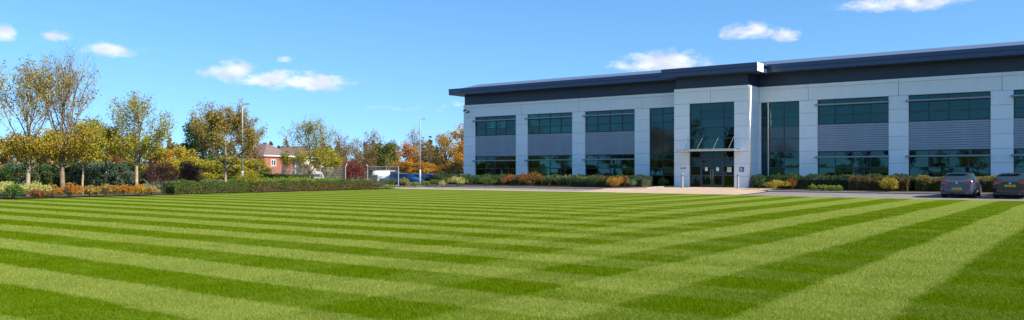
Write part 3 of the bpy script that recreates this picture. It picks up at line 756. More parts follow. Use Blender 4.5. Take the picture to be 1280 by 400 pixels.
FAR = [('van', 490, 97, 28, 'carwhite', 'small white van parked behind the steel fence frame', 'van'),
       ('parked_car', 508, 93, 3, 'carsky', 'mid-blue car nearest the white van in the far car park', 'hatch'),
       ('parked_car', 524, 96, 3, 'carnavy', 'dark navy car behind the lamp post in the far car park', 'hatch'),
       ('parked_car', 542, 99, 3, 'carsky', 'blue car right of the lamp post in the far car park', 'hatch'),
       ('parked_car', 556, 101, 3, 'carnavy', 'navy car furthest right of the blue car row', 'hatch'),
       ('parked_car', 569, 97, 300, 'cardark', 'black car beside the left corner of the office', 'hatch'),
       ('parked_car', 372, 122, 330, 'carwhite', 'white car behind the grey fence below the houses, left one', 'hatch'),
       ('parked_car', 396, 124, 330, 'carwhite', 'white car behind the grey fence, right of the slim yellow tree', 'hatch')]
for nm, px, z, rz, pt, lab, kd in FAR: car_at(nm, px, z, R(rz), M[pt], lab, kd, False, group='vehicles in the far car park')

# ------------------------------------------------------------------ plants
def rot_leaf(rng, n, s, flat=0.0):
    """n random kite-shaped leaves (n,4,3) round the origin, length about s"""
    a = rng.normal(size=(n, 3)); a[:, 2] *= (1-flat*.5); a /= np.linalg.norm(a, axis=1)[:, None]
    b = rng.normal(size=(n, 3)); b -= (b*a).sum(1)[:, None]*a; b /= np.linalg.norm(b, axis=1)[:, None]
    L = (s*rng.uniform(.6, 1.3, n))[:, None]; w = L*rng.uniform(.28, .42, (n, 1))
    return np.stack([-a*L*.5, b*w-a*L*.05, a*L*.5, -b*w-a*L*.05], 1)
def leaves(name, P, s, rng, mat, parent, rnd=None):
    n = len(P); Q = rot_leaf(rng, n, s)+P[:, None, :]
    me = np_mesh(name, Q.reshape(-1, 3), np.arange(n*4).reshape(-1, 4), rng.uniform(0, 1, n) if rnd is None else rnd)
    return link(name, me, mat, parent)
def clump_points(rng, rx, ry, h, n, k, lift=0.0, core=.35):
    """points of a shrub: k leafy lumps spread over a dome of half axes rx, ry and height h"""
    u = rng.uniform(0, 1, k); th = rng.uniform(0, 2*math.pi, k); rr = np.sqrt(u)*.72
    c = np.stack([np.cos(th)*rr*rx, np.sin(th)*rr*ry, h*(.30+.42*(1-rr**2)*rng.uniform(.5, 1.25, k))], 1)
    R0 = np.stack([rx*rng.uniform(.28, .48, k), ry*rng.uniform(.28, .48, k), h*rng.uniform(.22, .36, k)], 1)
    i = rng.integers(0, k, n); d = rng.normal(size=(n, 3)); d /= np.linalg.norm(d, axis=1)[:, None]
    r = (core+(1-core)*rng.uniform(0, 1, n)**.5)*(1+rng.normal(0, .08, n))
    P = c[i]+d*R0[i]*r[:, None]
    P[:, 2] = np.where(P[:, 2] < .03, rng.uniform(.03, h*.45, n), P[:, 2])+lift
    return P
def shrub(name, x, y, rx, ry, h, leaf, label, seed, n=1500, s=.075, k=11, cat='shrub', group=None, base=.1):
    rng = np.random.default_rng(seed)
    o = empty(name, (x, y, gz(x, y)+base), label=label, cat=cat, group=group)
    leaves('foliage', clump_points(rng, rx, ry, h, n, k), s, rng, LM[leaf], o)
    m = MB()
    for i in range(7):
        a = rng.uniform(0, 6.28); r = rng.uniform(.2, .6)
        m.tube([(math.cos(a)*.05, math.sin(a)*.05, -.03), (math.cos(a)*rx*r*.6, math.sin(a)*ry*r*.6, h*.4), (math.cos(a)*rx*r, math.sin(a)*ry*r, h*.8)], [.016, .012, .006], 4, False)
    m.build('stem_or_core', M['stem_or_core'], o)
    return o
def shrub_px(name, px, z, wpx, h, leaf, label, seed, ry=None, **k):
    x, y = W(px, z); rx = wpx/FP*z/2
    return shrub(name, x, y, rx, ry or rx*.9, h, leaf, label, seed, **k)
def hedge(name, x0, y0, x1, y1, w, h, leaf, label, seed, dens=420, s=.07, top=None, wob=.10, group=None, base=.08):
    """clipped hedge along a line: leaves in a shell over a solid core that blocks light"""
    rng = np.random.default_rng(seed); L = math.hypot(x1-x0, y1-y0)
    ux, uy = (x1-x0)/L, (y1-y0)/L; cx, cy = (x0+x1)/2, (y0+y1)/2; g = gz(cx, cy)+base
    o = empty(name, (cx, cy, g), label=label, cat='hedge', group=group)
    def pts(area_parts):
        out = []
        for kind, n in area_parts:
            a = rng.uniform(-L/2, L/2, n); jit = np.abs(rng.normal(0, .05, n))
            bump = wob*(np.abs(np.sin(a*1.55+seed+.4*np.sin(a*.7)))*1.5-1.05+.35*np.sin(a*4.3+1.3*seed)+.25*np.sin(a*11+seed))
            if kind == 'top': b = rng.uniform(-w/2, w/2, n); c = h+bump*.7-jit+.06*np.sin(b*5+a*3)
            elif kind in ('front', 'back'): b = (w/2+bump*.5-jit)*(-1 if kind == 'front' else 1); c = rng.uniform(0, h, n)
            else: b = rng.uniform(-w/2, w/2, n); c = rng.uniform(0, h, n); a = np.where(rng.uniform(0, 1, n) < .5, -L/2+jit, L/2-jit)
            # rounded shoulders
            e = np.clip((c-(h-.42))/.42, 0, 1); b = b*(1-.30*e**2*(w < 2)*(kind != 'top')); c = c-(.22*np.abs(b/(w/2))**4 if kind == 'top' else 0)+(bump*.6 if kind != 'top' else 0)*(c/h)
            x = cx+ux*a-uy*b; y = cy+uy*a+ux*b
            zz = np.array([gz(p, q) for p, q in zip(x, y)])+base-g
            out.append(np.stack([x-cx, y-cy, c+zz], 1))
        return np.concatenate(out)
    side = int(L*h*dens*2.2); tp = int(L*w*dens*1.3)
    P = pts([('front', side), ('back', side//2), ('end', int(w*h*dens*2))])
    leaves('foliage', P, s, rng, LM[leaf], o)
    leaves('top_leaves', pts([('top', tp)]), s, rng, LM[top or leaf], o)
    m = MB(); k = max(2, int(L/1.5))
    for i in range(k):
        a0, a1 = -L/2+L*i/k+.12*(i == 0), -L/2+L*(i+1)/k-.12*(i == k-1)
        q = []
        for a in (a0, a1):
            for b in (-w/2+.16+wob*.5, w/2-.16-wob*.5):
                x, y = cx+ux*a-uy*b, cy+uy*a+ux*b; q.append((x-cx, y-cy, gz(x, y)+base-g))
        b0 = len(m.v); m.v += [(a, b, c-.05) for a, b, c in q]+[(a*1.0, b, c+h-.16-wob*.6) for a, b, c in q]
        m.f += [tuple(b0+j for j in f) for f in ((4, 6, 7, 5), (0, 4, 5, 1), (2, 3, 7, 6), (0, 2, 6, 4), (1, 5, 7, 3))]
    m.build('stem_or_core', M['stem_or_core'], o)  # solid dark filling added inside the hedge to block light
    return o

def branch_tree(name, x, y, h, r, leaf, label, seed, fork=.22, n_limb=9, tr=.11, upright=.55, leafn=3600, leafs=.10, bare=.55, bark='bark', group=None, twigs=7, low=.0, base=.05, lk=1.3, skirt=0):
    """tree with limbs that fork three times; leaves sit on the outer shoots, fewer towards the top"""
    rng = np.random.default_rng(seed); rr = random.Random(seed); leafn = int(leafn*2.3); leafs *= 1.15
    o = empty(name, (x, y, gz(x, y)+base), label=label, cat='tree', group=group)
    m = MB(); tips = []
    zf = h*fork
    bend = [(0, 0, -.1), (rr.uniform(-.04, .04), rr.uniform(-.04, .04), zf*.5), (rr.uniform(-.06, .06), rr.uniform(-.06, .06), zf), ]
    lead = [(bend[2][0]+rr.uniform(-.1, .1), bend[2][1]+rr.uniform(-.1, .1), h*.45), (rr.uniform(-.2, .2), rr.uniform(-.2, .2), h*.68), (rr.uniform(-.3, .3), rr.uniform(-.3, .3), h*.92)]
    tk = MB(); tk.tube(bend+lead, [tr*1.25, tr, tr*.92, tr*.62, tr*.36, tr*.08], 9)
    tips.append((Vector(lead[2]), Vector((0, 0, 1)), 1))
    axis = [Vector(p) for p in bend[1:]+lead]
    def onaxis(z):
        for a, b in zip(axis, axis[1:]):
            if a.z <= z <= b.z: return a.lerp(b, (z-a.z)/(b.z-a.z))
        return axis[-1]
    def limb(p, d, L, rad, lev, n):
        pts = [p.copy()]; q = p.copy(); dd = d.copy(); k = 4
        for i in range(k):
            dd = (dd+Vector((rr.gauss(0, .10), rr.gauss(0, .10), .10+rr.gauss(0, .06)))).normalized(); q = q+dd*L/k; pts.append(q.copy())
        m.tube(pts, [rad*(1-.8*i/k) for i in range(k+1)], 5 if lev == 1 else 3, False)
        if lev == 3:
            tips.append((pts, None, 3)); return
        for j in range(n):
            t = .25+.75*(j+rr.random())/n; i = min(k-1, int(t*k)); bp = pts[i].lerp(pts[i+1], t*k-i)
            a = rr.uniform(0, 6.28); side = Vector((math.cos(a), math.sin(a), rr.uniform(-.1, .7)))
            nd = (dd*.75+side*.72).normalized()
            limb(bp, nd, L*(.62-.22*t)*rr.uniform(.8, 1.2), rad*.42, lev+1, twigs)
        tips.append((pts[2:], None, 3))
    for i in range(n_limb):
        t = (i+.5)/n_limb; z = zf*(1.0-low)+(h*.72-zf)*t**1.15
        a = i*2.4+rr.uniform(-.4, .4); up = upright+.35*t
        d = Vector((math.cos(a)*(1-up*.45), math.sin(a)*(1-up*.45), up)).normalized()
        L = min((h-z)*rr.uniform(.72, .98), r*lk*rr.uniform(.88, 1.15)*(1.15-.45*t))
        limb(onaxis(max(z, axis[0].z)), d, L, tr*(.50-.25*t), 1, 6)
    for i in range(skirt):
        a = i*6.283/skirt+rr.uniform(-.3, .3); d = Vector((math.cos(a), math.sin(a), .22+.3*rr.random())).normalized()
        limb(onaxis(zf*rr.uniform(.98, 1.25)), d, r*rr.uniform(.8, 1.1), tr*.32, 1, 6)
    trunk = tk.build('trunk', M[bark], o, smooth=True)
    m.build('branches', M['twig'], trunk)
    # leaves along the shoots
    shoots = [p for p, _, lv in tips if lv == 3]
    zmax = max(p[-1].z for p in shoots); zmin = min(p[-1].z for p in shoots)
    wts = np.array([max(.02, 1-bare*1.25*((p[-1].z-zmin)/(zmax-zmin))**1.1) for p in shoots]); wts /= wts.sum()
    idx = rng.choice(len(shoots), leafn, p=wts); P = np.empty((leafn, 3))
    for j, i in enumerate(idx):
        p = shoots[i]; t = rng.uniform(.15, 1.02)*(len(p)-1); a = min(int(t), len(p)-2); q = p[a].lerp(p[a+1], t-a); P[j] = (q.x, q.y, q.z)
    P += rng.normal(0, .16, (leafn, 3))
    leaves('crown', P, leafs, rng, LM[leaf], o)
    return o
def dense_points(rng, r, h, zf, n, k):
    """leaf positions for a full crown made of many lumps, with gaps between"""
    c = rng.normal(size=(k, 3)); c /= np.linalg.norm(c, axis=1)[:, None]; c *= (rng.uniform(.1, 1, k)**.45)[:, None]
    hc = (h-zf)/2
    C0 = np.stack([c[:, 0]*r*.80, c[:, 1]*r*.80, zf+hc+c[:, 2]*hc*.84], 1)
    s = rng.uniform(.16, .34, k)*r
    i = rng.integers(0, k, n); d = rng.normal(size=(n, 3)); d /= np.linalg.norm(d, axis=1)[:, None]
    return C0, C0[i]+d*(s[i]*(rng.uniform(.15, 1.15, n)**.5))[:, None]*np.array([1, 1, .85]), i
_dense = {}
def dense_mesh(var):
    """unit-height full crown and trunk, three kinds; shared by the background trees"""
    if var in _dense: return _dense[var]
    rng = np.random.default_rng(100+var); rr = random.Random(var)
    n, k, r, zf = ((5200, 34, .36, .10), (3600, 40, .40, .14), (5200, 46, .26, .06), (2300, 46, .36, .2))[var]
    C0, P, idx = dense_points(rng, r, 1.0, zf, n, k)
    base = rng.uniform(0, 1, k)
    rnd = np.clip(base[idx]*.6+rng.uniform(0, .4, n), 0, 1)
    Q = rot_leaf(rng, n, .030 if var != 3 else .024)+P[:, None, :]
    crown = np_mesh('crown', Q.reshape(-1, 3), np.arange(n*4).reshape(-1, 4), rnd)
    m = MB(); m.tube([(0, 0, -.03), (.01, 0, zf+.08), (0, .01, .5), (0, 0, .85)], [.022, .018, .012, .003], 7)
    for c in C0:
        z = max(zf*.8, c[2]*.55); m.tube([(0, 0, z), (c[0]*.45, c[1]*.45, z+(c[2]-z)*.55), tuple(c)], [.008, .005, .002], 4, False)
    if var == 3:
        for j in range(140):
            c = C0[rr.randrange(k)]; d = Vector((rr.gauss(0, .05), rr.gauss(0, .05), abs(rr.gauss(.06, .05)))); m.tube([tuple(c), (c[0]+d.x, c[1]+d.y, c[2]+d.z)], [.003, .0012], 3, False)
    _dense[var] = (crown, m.mesh('trunk'))
    for me in _dense[var]: me.materials.append(M['bark'])
    return _dense[var]
def dense_tree(name, x, y, h, wide, leaf, label, var, rz, group, cat='tree', base=0.0, bark='bark'):
    crown, trunk = dense_mesh(var)
    o = empty(name, (x, y, gz(x, y)+base), rz, label=label, cat=cat, group=group)
    natural = (.72, .80, .52, .72)[var]
    k = wide/(natural)
    for nm, me, mat in (('crown', crown, LM[leaf]), ('trunk', trunk, M[bark])):
        c = link(nm, me, None, o); c.scale = (k, k, h)
        c.material_slots[0].link = 'OBJECT'; c.material_slots[0].material = mat
    return o
def dense_px(name, px, z, topy, wpx, leaf, label, var, seed, group, **k):
    x, y = W(px, z); h = EYE+(215.5-topy)/FP*z-gz(x, y)
    return dense_tree(name, x, y, h, wpx/FP*z, leaf, label, var, seed*1.7, group, **k)

# --- trees along the left edge of the lawn
G1 = 'slim young trees along the left edge of the lawn'
def bt(px, z, topy, wpx, **k):
    x, y = W(px, z); return branch_tree('young_tree', x, y, EYE+(215.5-topy)/FP*z-gz(x, y), wpx/FP*z/2, group=G1, **k)
bt(35, 51.0, 92, 84, leaf='oliveyellow', label='tall olive-yellow tree with pale trunk nearest the left edge of the picture', seed=11, fork=.22, n_limb=10, tr=.125, leafn=3800, bark='barkpale', bare=.66, upright=.95, lk=2.0, skirt=7)
bt(78, 52.5, 82, 100, leaf='oliveyellow', label='tallest half-bare tree with a fan of upright branches', seed=12, fork=.20, n_limb=12, tr=.15, leafn=4200, bare=.9, upright=1.05, lk=2.4, skirt=7)
bt(103, 54.5, 152, 66, leaf='yellowgreen', label='small yellow-green tree right of the tallest half-bare tree', seed=13, fork=.34, n_limb=8, tr=.07, leafn=3200, bark='barkpale', bare=.45, skirt=4)
bt(132, 58.0, 160, 60, leaf='oliveyellow', label='small thin tree with grey trunk left of the pale-trunked pointed tree', seed=14, fork=.36, n_limb=7, tr=.07, leafn=2300, bare=.4)
bt(171, 57.0, 118, 84, leaf='yellowgreen', label='pointed yellow-green tree with pale trunk above the orange shrubs', seed=15, fork=.26, n_limb=11, tr=.11, leafn=4200, bark='barkpale', bare=.68, upright=.6, lk=1.25, skirt=8)
bt(282, 62.5, 136, 92, leaf='olivebrown', label='round brown-green tree with slim pale trunk before the dark evergreen', seed=16, fork=.24, n_limb=14, tr=.085, leafn=9000, leafs=.095, bark='barkpale', bare=.5, upright=.42)
bt(387, 76.0, 150, 66, leaf='yellowgreen', label='slim yellow tree with dark trunk standing before the grey fence', seed=17, fork=.20, n_limb=11, tr=.09, leafn=4200, leafs=.10, bare=.72, upright=.6, skirt=6)

# --- shrubs at the foot of those trees
def left_shrub(px, z, wpx, h, leaf, label, seed, **k): shrub_px('shrub', px, z, wpx, h, leaf, label, seed, base=.08, **k)
left_shrub(8, 47.6, 46, .98, 'cream', 'cream variegated shrub at the left edge of the picture', 31, n=2200)
left_shrub(44, 48.6, 44, .96, 'cream', 'cream variegated shrub behind the round green bush', 32, n=2000)
left_shrub(64, 49.2, 24, .85, 'tan', 'pale tan shrub between the cream and orange shrubs', 38, n=1200)
left_shrub(17, 46.4, 31, .82, 'green', 'round dark green bush at the front of the left bed', 33, n=2000)
left_shrub(46, 47.4, 28, .55, 'rust', 'low rust-brown shrub right of the round green bush', 34, n=1300)
left_shrub(62, 47.6, 18, .40, 'hedgebrown', 'low olive plant at the lawn edge left of the orange shrub', 39, n=800)
left_shrub(87, 49.2, 36, .80, 'orange', 'bright orange shrub below the tallest half-bare tree', 35, n=2000)
left_shrub(113, 50.0, 26, .72, 'tan', 'tan shrub right of the bright orange shrub', 36, n=1300)
left_shrub(132, 50.6, 30, .78, 'tan', 'tan-orange shrub below the small grey-trunked tree', 37, n=1500)
left_shrub(152, 51.2, 28, .78, 'orange', 'orange shrub left of the pale trunk of the pointed tree', 40, n=1500)
left_shrub(172, 52.0, 26, .70, 'gold', 'golden shrub below the pointed yellow-green tree', 41, n=1400)
left_shrub(190, 53.0, 24, .60, 'tan', 'last tan shrub before the green hedge begins', 42, n=1100)
for i, y in enumerate((12, 6, 0, -6)):        # the bed goes on past the left edge of the picture
    shrub('shrub', -51.8, y, 1.5, 1.1, .9, ('tan', 'green', 'orange', 'cream')[i], 'bed shrub beyond the left edge of the lawn outside the picture', 50+i, group='bed shrubs outside the picture', base=.08, n=900)

shrub('shrub', -51.5, 50.6, 1.2, 1.3, .70, 'hedge', 'rounded olive shrub closing the right end of the long brownish hedge', 43, n=2200, base=.06)
shrub('shrub', -53.3, 50.2, 1.4, 1.3, .75, 'green', 'green shrub behind the right end of the long brownish hedge', 44, n=2200, base=.06)
shrub('shrub', -51.3, 52.1, .9, .8, .38, 'light', 'low light green ground plant at the far left corner of the lawn', 45, n=1200, base=.06)
# --- hedges behind the lawn on the left; paler top leaves paint in the sunlight on them
hedge('clipped_hedge', -51.5, 31.4, -51.4, 37.6, 1.6, .78, 'hedge', 'dark green clipped hedge section at the left end of the long hedge', 61, 520, top='green', wob=.26)
hedge('clipped_hedge', -51.5, 37.3, -51.4, 49.8, 1.5, .72, 'hedgebrown', 'long brownish clipped hedge along the far left lawn edge', 62, 480, top='green', wob=.24)
hedge('clipped_hedge', -54.6, 40.6, -54.4, 49.2, 4.2, .82, 'hedge', 'broad light green clipped hedge behind the long brownish hedge', 63, 330, top='light', wob=.30)
hedge('clipped_hedge', *W(305, 76), *W(386, 84), 1.4, 1.25, 'dark', 'taller dark green hedge below the houses', 64, 420, top='hedge', base=0)
G2 = 'evergreen screen behind the young trees'
EV = [(-30, 60, 'laurel', 'evergreen bush beyond the left picture edge behind the cream shrubs'), (2, 60.5, 'dark', 'evergreen bush at the left picture edge behind the cream shrubs'), (22, 61.5, 'laurel', 'evergreen bush just left of the leftmost pale trunk'), (48, 60.8, 'dark', 'dark evergreen bush just right of the leftmost pale trunk'),
      (66, 62, 'dark', 'darkest evergreen bush just left of the tallest tree trunk'), (88, 61.5, 'dark', 'dark evergreen bush between the tallest tree and the small yellow-green tree'), (112, 62, 'laurel', 'grey-green laurel right of the small yellow-green tree trunk'), (128, 62.8, 'laurel', 'grey-green laurel behind the small grey trunk'), (147, 62.4, 'laurel', 'grey-green laurel left of the pointed tree trunk'), (163, 63.6, 'dark', 'dark evergreen bush at the right end of the laurel row')]
for i, (px, z, lf, lab) in enumerate(EV):
    x, y = W(px, z); dense_tree('evergreen_bush', x, y, 2.9-.35*(i % 3 == 1), 2.9, lf, lab, 0, i*1.3, G2, cat='bush', base=-.25)
shrub_px('twiggy_shrub', 200, 63, 46, 2.3, 'purple', 'purple-brown twiggy shrub left of the green hedge', 80, n=6500, s=.085, k=20, base=0)
shrub_px('twiggy_shrub', 232, 66, 48, 2.5, 'purple', 'purple-brown twiggy shrub above the green hedge', 81, n=6500, s=.085, k=20, base=0)
shrub_px('twiggy_shrub', 441, 99, 38, 3.3, 'redpurple', 'dark red-purple bush between the fence posts', 82, n=6500, s=.12, k=22, base=0)
shrub_px('shrub', 330, 88, 26, 1.9, 'light', 'small light green bush in front of the brick house', 83, n=1600, s=.09, base=0)

# --- background trees, every one its own
G3 = 'background trees'
BG = [(8, 68, 168, 76, 'oliveyellow', 'olive tree mass behind the tree at the left picture edge', 0), (58, 70, 158, 74, 'yellowgreen', 'yellow-green tree crown between the two tall left trees', 1),
 (104, 71, 166, 66, 'oliveyellow', 'olive crown behind the small yellow-green tree', 0), (146, 69, 172, 52, 'yellowgreen', 'yellow-green crown left of the pointed tree', 1),
 (140, 65, 193, 46, 'rust', 'low reddish crown above the laurel screen', 1), (205, 74, 176, 34, 'orange', 'orange crown peeping out right of the pointed tree', 0),
 (192, 71, 177, 60, 'yellow', 'bright yellow tree behind the purple shrubs', 0), (222, 76, 180, 66, 'yellow', 'yellow-gold tree between purple shrub and dark evergreen', 1),
 (248, 73, 193, 66, 'yellowgreen', 'low olive-green tree left of the slim pale trunk', 0), (254, 86, 141, 62, 'dark', 'tall dark evergreen behind the round brown-green tree', 0),
 (238, 88, 164, 30, 'dark', 'lower dark evergreen left of the tall evergreen', 2), (310, 84, 160, 40, 'brown', 'brown tree behind the left lamp post', 1),
 (298, 76, 190, 64, 'yellowgreen', 'olive-green bush-like tree right of the slim pale trunk', 0), (322, 80, 196, 38, 'yellowgreen', 'low green tree just left of the brick house', 0),
 (270, 76, 194, 48, 'green', 'green tree low behind the slim pale trunk', 1),
 (376, 178, 184, 26, 'yellow', 'yellow crown showing above the second house roof', 0), (345, 185, 190, 26, 'oliveyellow', 'dull crown behind the gap between the houses', 1),
 (357, 140, 199, 16, 'brown', 'small russet tree before the gap between the houses', 1), (321, 118, 186, 26, 'brown', 'brown tree overlapping the left end of the brick house', 1), (380, 112, 203, 34, 'hedgebrown', 'low brown tree before the cream house', 1), (407, 104, 178, 44, 'yellowgreen', 'bright yellow-green tree right of the slim yellow tree', 0), (425, 114, 165, 46, 'brown', 'bare greyish tree above the fence posts', 3),
 (447, 118, 170, 40, 'brown', 'bare brown tree right of the greyish one', 3), (466, 122, 160, 44, 'brown', 'taller bare tree left of the dark green crown', 3),
 (420, 108, 190, 40, 'hedgebrown', 'low brown-green tree behind the cranked fence post', 1), (482, 120, 170, 40, 'hedge', 'dark olive tree in the middle of the far tree line', 0),
 (462, 112, 184, 36, 'hedgebrown', 'low brown tree behind the steel frame', 1), (508, 124, 176, 46, 'orange', 'russet tree left of the right lamp post', 1),
 (505, 112, 198, 46, 'gold', 'low golden tree behind the white van', 0), (519, 132, 158, 34, 'brown', 'tall bare tree just left of the right lamp post', 3),
 (537, 122, 178, 40, 'brown', 'russet-brown tree right of the right lamp post', 1), (533, 110, 199, 40, 'gold', 'low golden-yellow tree behind the blue cars', 0),
 (557, 114, 163, 46, 'tan', 'golden-brown tree left of the office corner', 1), (577, 110, 153, 48, 'gold', 'tall golden tree touching the office corner', 1),
 (566, 102, 200, 46, 'gold', 'low golden tree at the foot of the office corner', 1), (600, 122, 158, 50, 'gold', 'golden tree hidden behind the office corner', 1), (-45, 62, 130, 80, 'oliveyellow', 'olive tree just outside the left picture edge', 1)]
for i, (px, z, ty, w, lf, lab, var) in enumerate(BG): dense_px('background_tree', px, z, ty, w, lf, lab, var, i+1, G3)
# trees round the near side of the lawn, in the picture only as reflections in the glazing
G4 = 'trees reflected in the windows'
rr = random.Random(9)
spots = [(-57+rr.uniform(-2, 2), 12-i*8.5+rr.uniform(-2, 2)) for i in range(7)]+[(-50+i*7.0+rr.uniform(-2, 2), -58+rr.uniform(-6, 6)) for i in range(12)]
for i, (x, y) in enumerate(spots):
    dense_tree('reflected_tree', x, y, rr.uniform(7.0, 11.5), rr.uniform(5, 7.5), rr.choice(('dark', 'hedge', 'oliveyellow', 'brown')), 'tree on the near side of the lawn, seen only reflected in the office windows', (1, 0, 3, 1)[i % 4], i, G4)

# far wood closing the horizon: reads as one mass
def far_wood():
    rng = np.random.default_rng(77); n = 26000
    a = rng.uniform(-44, 14, n); z = rng.uniform(215, 260, n)
    q = np.tan(np.radians(a)); X = z*q; x = X*CA-z*SA; y = X*SA+z*CA
    top = 7.0+2.2*np.sin(a*1.9)+1.5*np.sin(a*5.3+1)+1.0*np.sin(a*13)
    h = top*rng.uniform(0, 1, n)**.6
    P = np.stack([x, y, h], 1); o = leaves('far_wood', P, 1.3, rng, LM['hedgebrown'], None)
    tag(o, 'far autumn woodland closing the horizon', 'woodland', kind='stuff')
far_wood()

# --- planting in front of the office
def bed(px, z, wpx, h, leaf, label, seed, **k):
    shrub_px('bed_shrub', px, z*(.99 if px < 900 else .975), wpx*1.15, h*1.15, leaf, label, seed, base=.12, **k)
bed(546, 78.5, 22, .55, 'hedge', 'low olive shrub right of the lamp post', 101); bed(553, 76.5, 9, .50, 'cream', 'small pale yellow shrub near the lamp post', 102, n=500)
bed(572, 77, 24, .85, 'cream', 'pale yellow variegated shrub before the office corner', 103); bed(559, 79, 16, .70, 'hedge', 'olive shrub left of the pale yellow one', 104)
bed(589, 77.5, 26, .98, 'dark', 'dark green shrub under the first pier', 105); bed(607, 76.0, 26, .80, 'green', 'mid-green shrub below the first ground floor window', 106)
bed(622, 76.8, 16, .78, 'dark', 'small dark shrub left of the rust one', 107); bed(637, 75.2, 24, .95, 'rust', 'rust-brown shrub left of the tall orange-red shrub', 108)
bed(664, 74.0, 32, 1.18, 'rust', 'tall orange-red shrub between the first two ground floor windows', 109, n=2200); bed(650, 74.8, 16, .8, 'dark', 'dark shrub between rust and orange-red shrubs', 110)
bed(752, 70.2, 17, .85, 'rust', 'small rust shrub under the third ground floor window', 114); bed(768, 68.6, 27, .82, 'gold', 'bright golden-orange shrub under the third ground floor window', 115, n=1800)
bed(781, 69.0, 10, .92, 'rust', 'narrow russet shrub right of the golden one', 116, n=600); bed(789, 68.2, 14, .62, 'spear', 'small grey-green plant right of the golden shrub', 117, n=700)
bed(829, 70.5, 13, .68, 'green', 'small green plant at the foot of the tall window', 118, n=700)
bed(741, 71.0, 16, .85, 'green', 'mid-green shrub left of the small rust shrub', 119)
def spear_plant(px, z, h, label, seed):
    x, y = W(px, z*.99); rng = random.Random(seed)
    o = empty('spear_plant', (x, y, gz(x, y)+.12), label=label, cat='plant', group='spear-leaved plants before the office')
    V = []; F = []; rn = []
    for i in range(150):
        a = rng.uniform(0, 6.28); L = h*1.1*rng.uniform(.7, 1.15); out = rng.uniform(.15, .95)*L; w = rng.uniform(.014, .03)
        px_, py_ = -math.sin(a)*w, math.cos(a)*w; b = len(V)
        for t, k in ((0, .6), (.5, 1), (.85, .7), (1, .05)):
            cx, cy, cz = math.cos(a)*out*t**1.6, math.sin(a)*out*t**1.6, L*(t-.35*t**3*out/L)
            V += [(cx-px_*k, cy-py_*k, cz), (cx+px_*k, cy+py_*k, cz)]
        for j in range(3): F.append((b+2*j, b+2*j+1, b+2*j+3, b+2*j+2)); rn.append(rng.random())
    link('blades', np_mesh('blades', np.array(V), np.array(F), np.array(rn)), LM['spear'], o)
for px, z, h, lab in ((686, 73.4, .95, 'spear-leaved plant right of the tall orange-red shrub'), (698, 72.6, .90, 'spear-leaved plant before the second ground floor window'), (711, 72.0, 1.0, 'spear-leaved plant left of the pier by the third window'), (724, 71.2, .95, 'spear-leaved plant under the second pier'), (733, 70.8, .85, 'spear-leaved plant at the left end of the third window')):
    spear_plant(px, z, h, lab, int(px))
hedge('low_hedge', -54.5, 62.6, -31.4, 62.6, 2.2, .90, 'dark', 'low dark hedge along the foot of the left office wing', 120, 330, wob=.2, base=.1)
hedge('low_hedge', -37.2, 60.3, -33.7, 60.3, 1.2, .72, 'dark', 'short dark hedge left of the tall window', 121, 420, base=.12)
hedge('low_hedge', -19.6, 62.4, -10.3, 62.4, 2.4, 1.0, 'dark', 'dark hedge under the first window right of the entrance', 122, 420, top='dark', wob=.22, base=.1)
hedge('low_hedge', -23.1, 65.3, -19.5, 64.2, 1.6, .92, 'dark', 'dark hedge end tucked against the right side of the entrance', 146, 460, wob=.2, base=.1)
hedge('low_hedge', -14.8, 61.0, -11.0, 61.0, 1.5, .95, 'hedgebrown', 'brown-tinged hedge left of the round yellow shrub', 123, 480, wob=.2, base=.12)
hedge('low_hedge', -10.6, 61.4, 6.0, 61.4, 1.7, .95, 'hedge', 'clipped olive hedge with yellow top behind the parked cars', 124, 460, top='olivebrown', wob=.14, base=.12)
bed(970, 61.9, 32, .62, 'yellow', 'low yellow-green shrub right of the entrance', 125, n=1800); bed(948, 64.0, 16, .80, 'dark', 'dark shrub at the right corner of the entrance', 126); bed(990, 61.8, 16, .75, 'rust', 'low rust shrub right of the yellow-green one', 127, n=900)
bed(1108, 56.6, 26, .88, 'yellow', 'round yellow shrub left of the parked cars', 128, n=1800)
for i, (px, z) in enumerate(((1016, 60.0), (1028, 59.4), (1038, 58.9), (1047, 58.4))):
    bed(px, z, 13, .38, 'light', ('first', 'second', 'third', 'fourth')[i]+' light green low plant from the left at the dark hedge foot', 130+i, n=500)
for i, (px, z, w, lf, lab) in enumerate(((487, 78, 16, 'hedge', 'low olive shrub before the steel frame'), (505, 78, 20, 'yellowgreen', 'yellow-green low shrub before the white van'), (519, 77.5, 14, 'light', 'light green low shrub left of the lamp post foot'), (533, 79, 14, 'light', 'light green low shrub right of the lamp post foot'))):
    shrub_px('low_shrub', px, z, w, .85 if i < 2 else .5, lf, lab, 140+i, n=1000, base=.05)
hedge('low_hedge', *W(532, 88), *W(584, 88), 1.0, 1.0, 'dark', 'dark hedge at the far side of the road by the office corner', 145, 330, base=.05)

